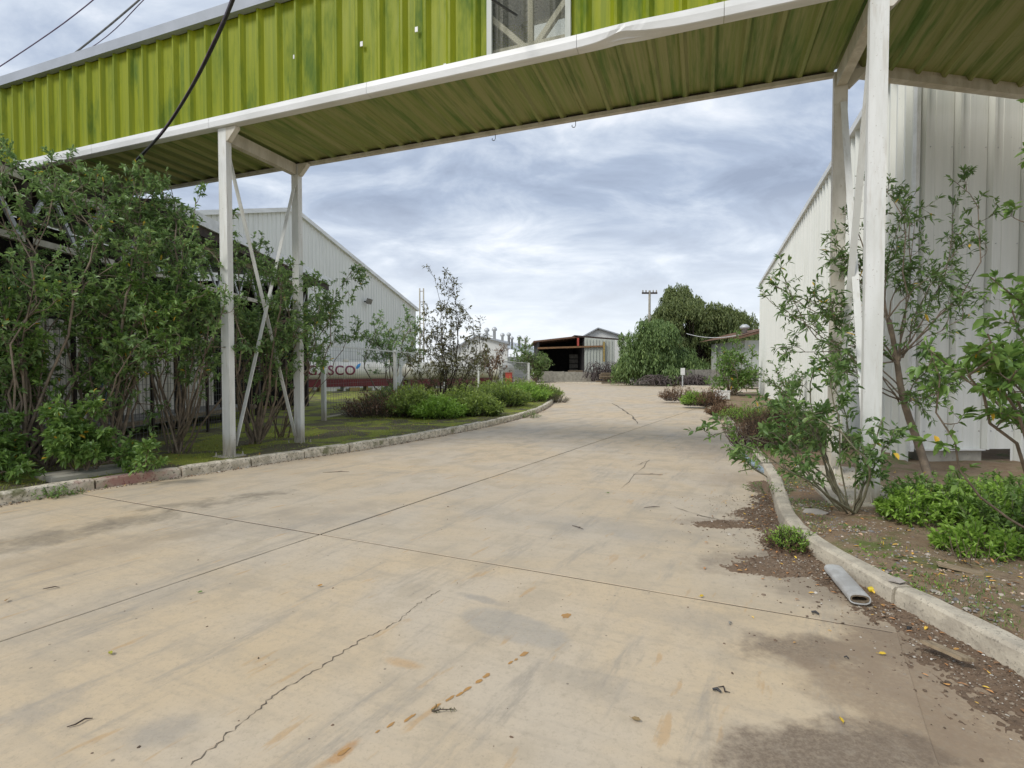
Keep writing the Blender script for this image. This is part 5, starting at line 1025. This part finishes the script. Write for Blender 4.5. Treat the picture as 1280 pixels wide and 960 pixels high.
# single fallen leaves on the slabs
for k, (px, py, c1, lab) in enumerate([(138, 816, 'yg', 'curled yellow green leaf on the left slab'), (400, 732, 'o', 'orange brown leaf on the slab left of centre'), (877, 745, 'y', 'yellow leaf beside the joint right of centre'), (250, 740, 'g', 'small green leaf on the slab near the long joint'), (760, 616, 'g', 'small green leaf near the far slab joint'), (1103, 817, 'y', 'yellow leaf on the brown stained slab'), (1052, 900, 'y', 'tiny yellow leaf at the bottom right'), (795, 899, 'b', 'narrow brown leaf near the bottom edge'), (8, 750, 'o', 'brown leaf at the far left of the slab'), (1196, 812, 'o', 'orange leaf beside the short grey plank')]):
    cc = {'yg': (.35, .33, .03), 'o': (.45, .24, .06), 'y': (.62, .42, .03), 'g': (.12, .20, .04), 'b': (.25, .17, .07)}[c1]; key = 'fl'+c1
    if key not in M: M[key] = plain('fallen leaf '+c1, cc, None, 40, .7, bump=0)
    q = gp(px, py, .012); rr = random.Random(k+70); L = .04*rr.uniform(.8, 1.2); W = .009; m = MB()
    m.add([(-L/2, 0, 0), (-L/5, W, .006), (L/4, W*.9, .008), (L/2, 0, .003), (L/4, -W*.9, .002), (-L/5, -W, 0), (0, 0, -.002)], [(0, 6, 1), (1, 6, 2), (2, 6, 3), (3, 6, 4), (4, 6, 5), (5, 6, 0)]); m.tube([(-L/2, 0, 0), (-L*.75, .004, .002)], .001, 3)
    tag(m.build('fallen_leaf', M[key], loc=tuple(q), rot=(0, 0, rr.uniform(-1.5, 1.5))), lab, 'leaf')
# ---- gravel, litter, grass as uncountable stuff
rg = np.random.default_rng(5)
def scatter(n, fn, tries=40):
    out = []
    while len(out) < n:
        p = fn()
        if p is not None: out.append(p)
    return out
def on_right():
    y = rg.uniform(1.6, 8.0)**1.0; x = kerb_x(y)+.15+abs(rg.normal(0, 1.0)); 
    if x > 5.6: return None
    if mnoise.noise(Vector((x*1.5, y*1.5, 9)))+rg.uniform(-.5, .5) < -.1: return None
    return (x, y, verge_z(x, y, .135, .035))
S = scatter(5200, on_right); tag(link('gravel', stones_mesh('gravel', M['stone'], S, np.clip(rg.lognormal(-4.9, .45, len(S)), .003, .024), 3)), 'small mixed stones scattered on the right verge', 'gravel', kind='stuff')
def on_dirt():
    y = rg.uniform(1.4, 6.6); x = kerb_x(y)-abs(rg.normal(0, .42)); h = dirt_h(x, y)
    if h < -.002 and rg.random() > .12: return None
    return (x, y, max(h, 0)+.001)
S2 = scatter(9000, on_dirt); tag(link('dirt_crumbs', stones_mesh('dirt_crumbs', leaf_mat('dirt crumb', [(0, (.05, .035, .022)), (.6, (.11, .075, .05)), (.9, (.2, .17, .13)), (1, (.4, .38, .34))], 0, .95), S2, np.clip(rg.lognormal(-5.35, .5, len(S2)), .0018, .017), 4)), 'dirt crumbs and grit along the right kerb', 'grit', kind='stuff')
def on_slab():
    y = rg.uniform(1.6, 12); x = rg.uniform(-.9, .75)*y
    if x > kerb_x(y)-.1 or x < -3-.0*y: return None
    return (x, y, .002)
S3 = scatter(260, on_slab); tag(link('road_grit', stones_mesh('road_grit', bpy.data.materials['dirt crumb'], S3, np.clip(rg.lognormal(-5.6, .5, len(S3)), .0015, .010), 6)), 'loose grit on the concrete', 'grit', kind='stuff')
def litter(name, n, fn, L, seed, mat, label, cat='leaf litter'):
    S = np.array(scatter(n, fn)); r2 = np.random.default_rng(seed); D = r2.normal(0, 1, (n, 3)); D[:, 2] = abs(D[:, 2])*.15; Ls = L*r2.uniform(.5, 1.2, n)
    tag(link(name, leaves_mesh(name, mat, S+[0, 0, .006], D, Ls, Ls*.38, r2.random(n), seed, True, .0)), label, cat, kind='stuff')
litter('leaf_litter', 420, on_right, .045, 8, M['litter'], 'orange and brown fallen leaves on the right verge')
litter('leaf_litter', 260, on_dirt, .04, 9, M['litter'], 'brown leaves caught in the dirt by the right kerb')
def kl_side(lo, hi, y0, y1):
    def f():
        s_ = rg.uniform(y0, y1); p = klpt(s_); d_ = (klpt(s_+.05)-klpt(s_-.05)).normalized(); nr = Vector((-d_.y, d_.x, 0)); o = rg.uniform(lo, hi); q_ = p+nr*o
        return (q_.x, q_.y, verge_z(q_.x, q_.y, .125, .035) if o > .1 else .003)
    return f
litter('leaf_litter', 900, kl_side(.2, 3.2, 6, 24), .05, 10, M['litter'], 'fallen leaves on the mossy ground behind the left kerb')
litter('leaf_litter', 500, kl_side(-.16, -.01, 6, 30), .03, 11, M['litter'], 'brown leaf litter caught in the gutter of the left kerb')
S4 = scatter(3500, kl_side(-.12, -.01, 4, 34)); tag(link('gutter_dirt', stones_mesh('gutter_dirt', bpy.data.materials['dirt crumb'], S4, np.clip(rg.lognormal(-4.7, .4, len(S4)), .004, .02), 12)), 'dirt and moss crumbs in the gutter of the left kerb', 'dirt', kind='stuff')
def grass(name, n, fn, L, seed, label, mat='grass'):
    S = np.array(scatter(n, fn)); r2 = np.random.default_rng(seed); D = r2.normal(0, .45, (n, 3)); D[:, 2] = 1; Ls = L*r2.uniform(.4, 1.2, n)
    tag(link(name, leaves_mesh(name, M[mat], S, D, Ls, Ls*.16, r2.random(n), seed, False, .1)), label, 'grass', kind='stuff')
def mossy():
    f = kl_side(.17, 3.8, 8, 34)
    p = f()
    if mnoise.noise(Vector((p[0]*.9, p[1]*.9, 2)))+rg.uniform(-.35, .35) < -.05: return None
    return p
grass('grass', 16000, mossy, .055, 20, 'short yellow green grass and moss on the left verge')
def rgrass():
    p = on_right()
    if p is None or mnoise.noise(Vector((p[0]*2.2, p[1]*2.2, 4))) < .12: return None
    return p
grass('grass', 3500, rgrass, .04, 21, 'thin green sprouts on the right verge', 'leaf_mid')
pq = gp(1078, 626, .12); rr_ = Matrix.Rotation(BA, 3, 'Z')
tag(MB().box((0, 0, 0), (.80, 2.5, .1), rr_).build('paving_slab', M['kerb2'], loc=(pq.x+V_.x*.85, pq.y+V_.y*.85, .108)), 'bare concrete pad under the feet of the two right posts', 'paving slab')
# paving slab and rubble near the red kerb
tag(MB().box((0, 0, .02), (1.0, .55, .06), Matrix.Rotation(JA, 3, 'Z')).build('paving_slab', M['concrete'], loc=tuple(gp(110, 592, .13))), 'flat old paving slab behind the red painted kerb', 'paving slab')
for k, (px, py, s_, lab) in enumerate([(1020, 640, .11, 'grey lump of broken concrete at the foot of the fanning stems'), (1122, 727, .05, 'flat pale stone on top of the right kerb')]):
    q = gp(px, py, .14); me = stones_mesh('rubble_lump', leaf_mat('rubble %d' % k, [(0, (.2, .18, .16)), (1, (.26, .24, .2))], 0, .95), [(0, 0, 0)], [s_], 40+k); tag(link('rubble_lump', me, None, tuple(q)), lab, 'rubble')
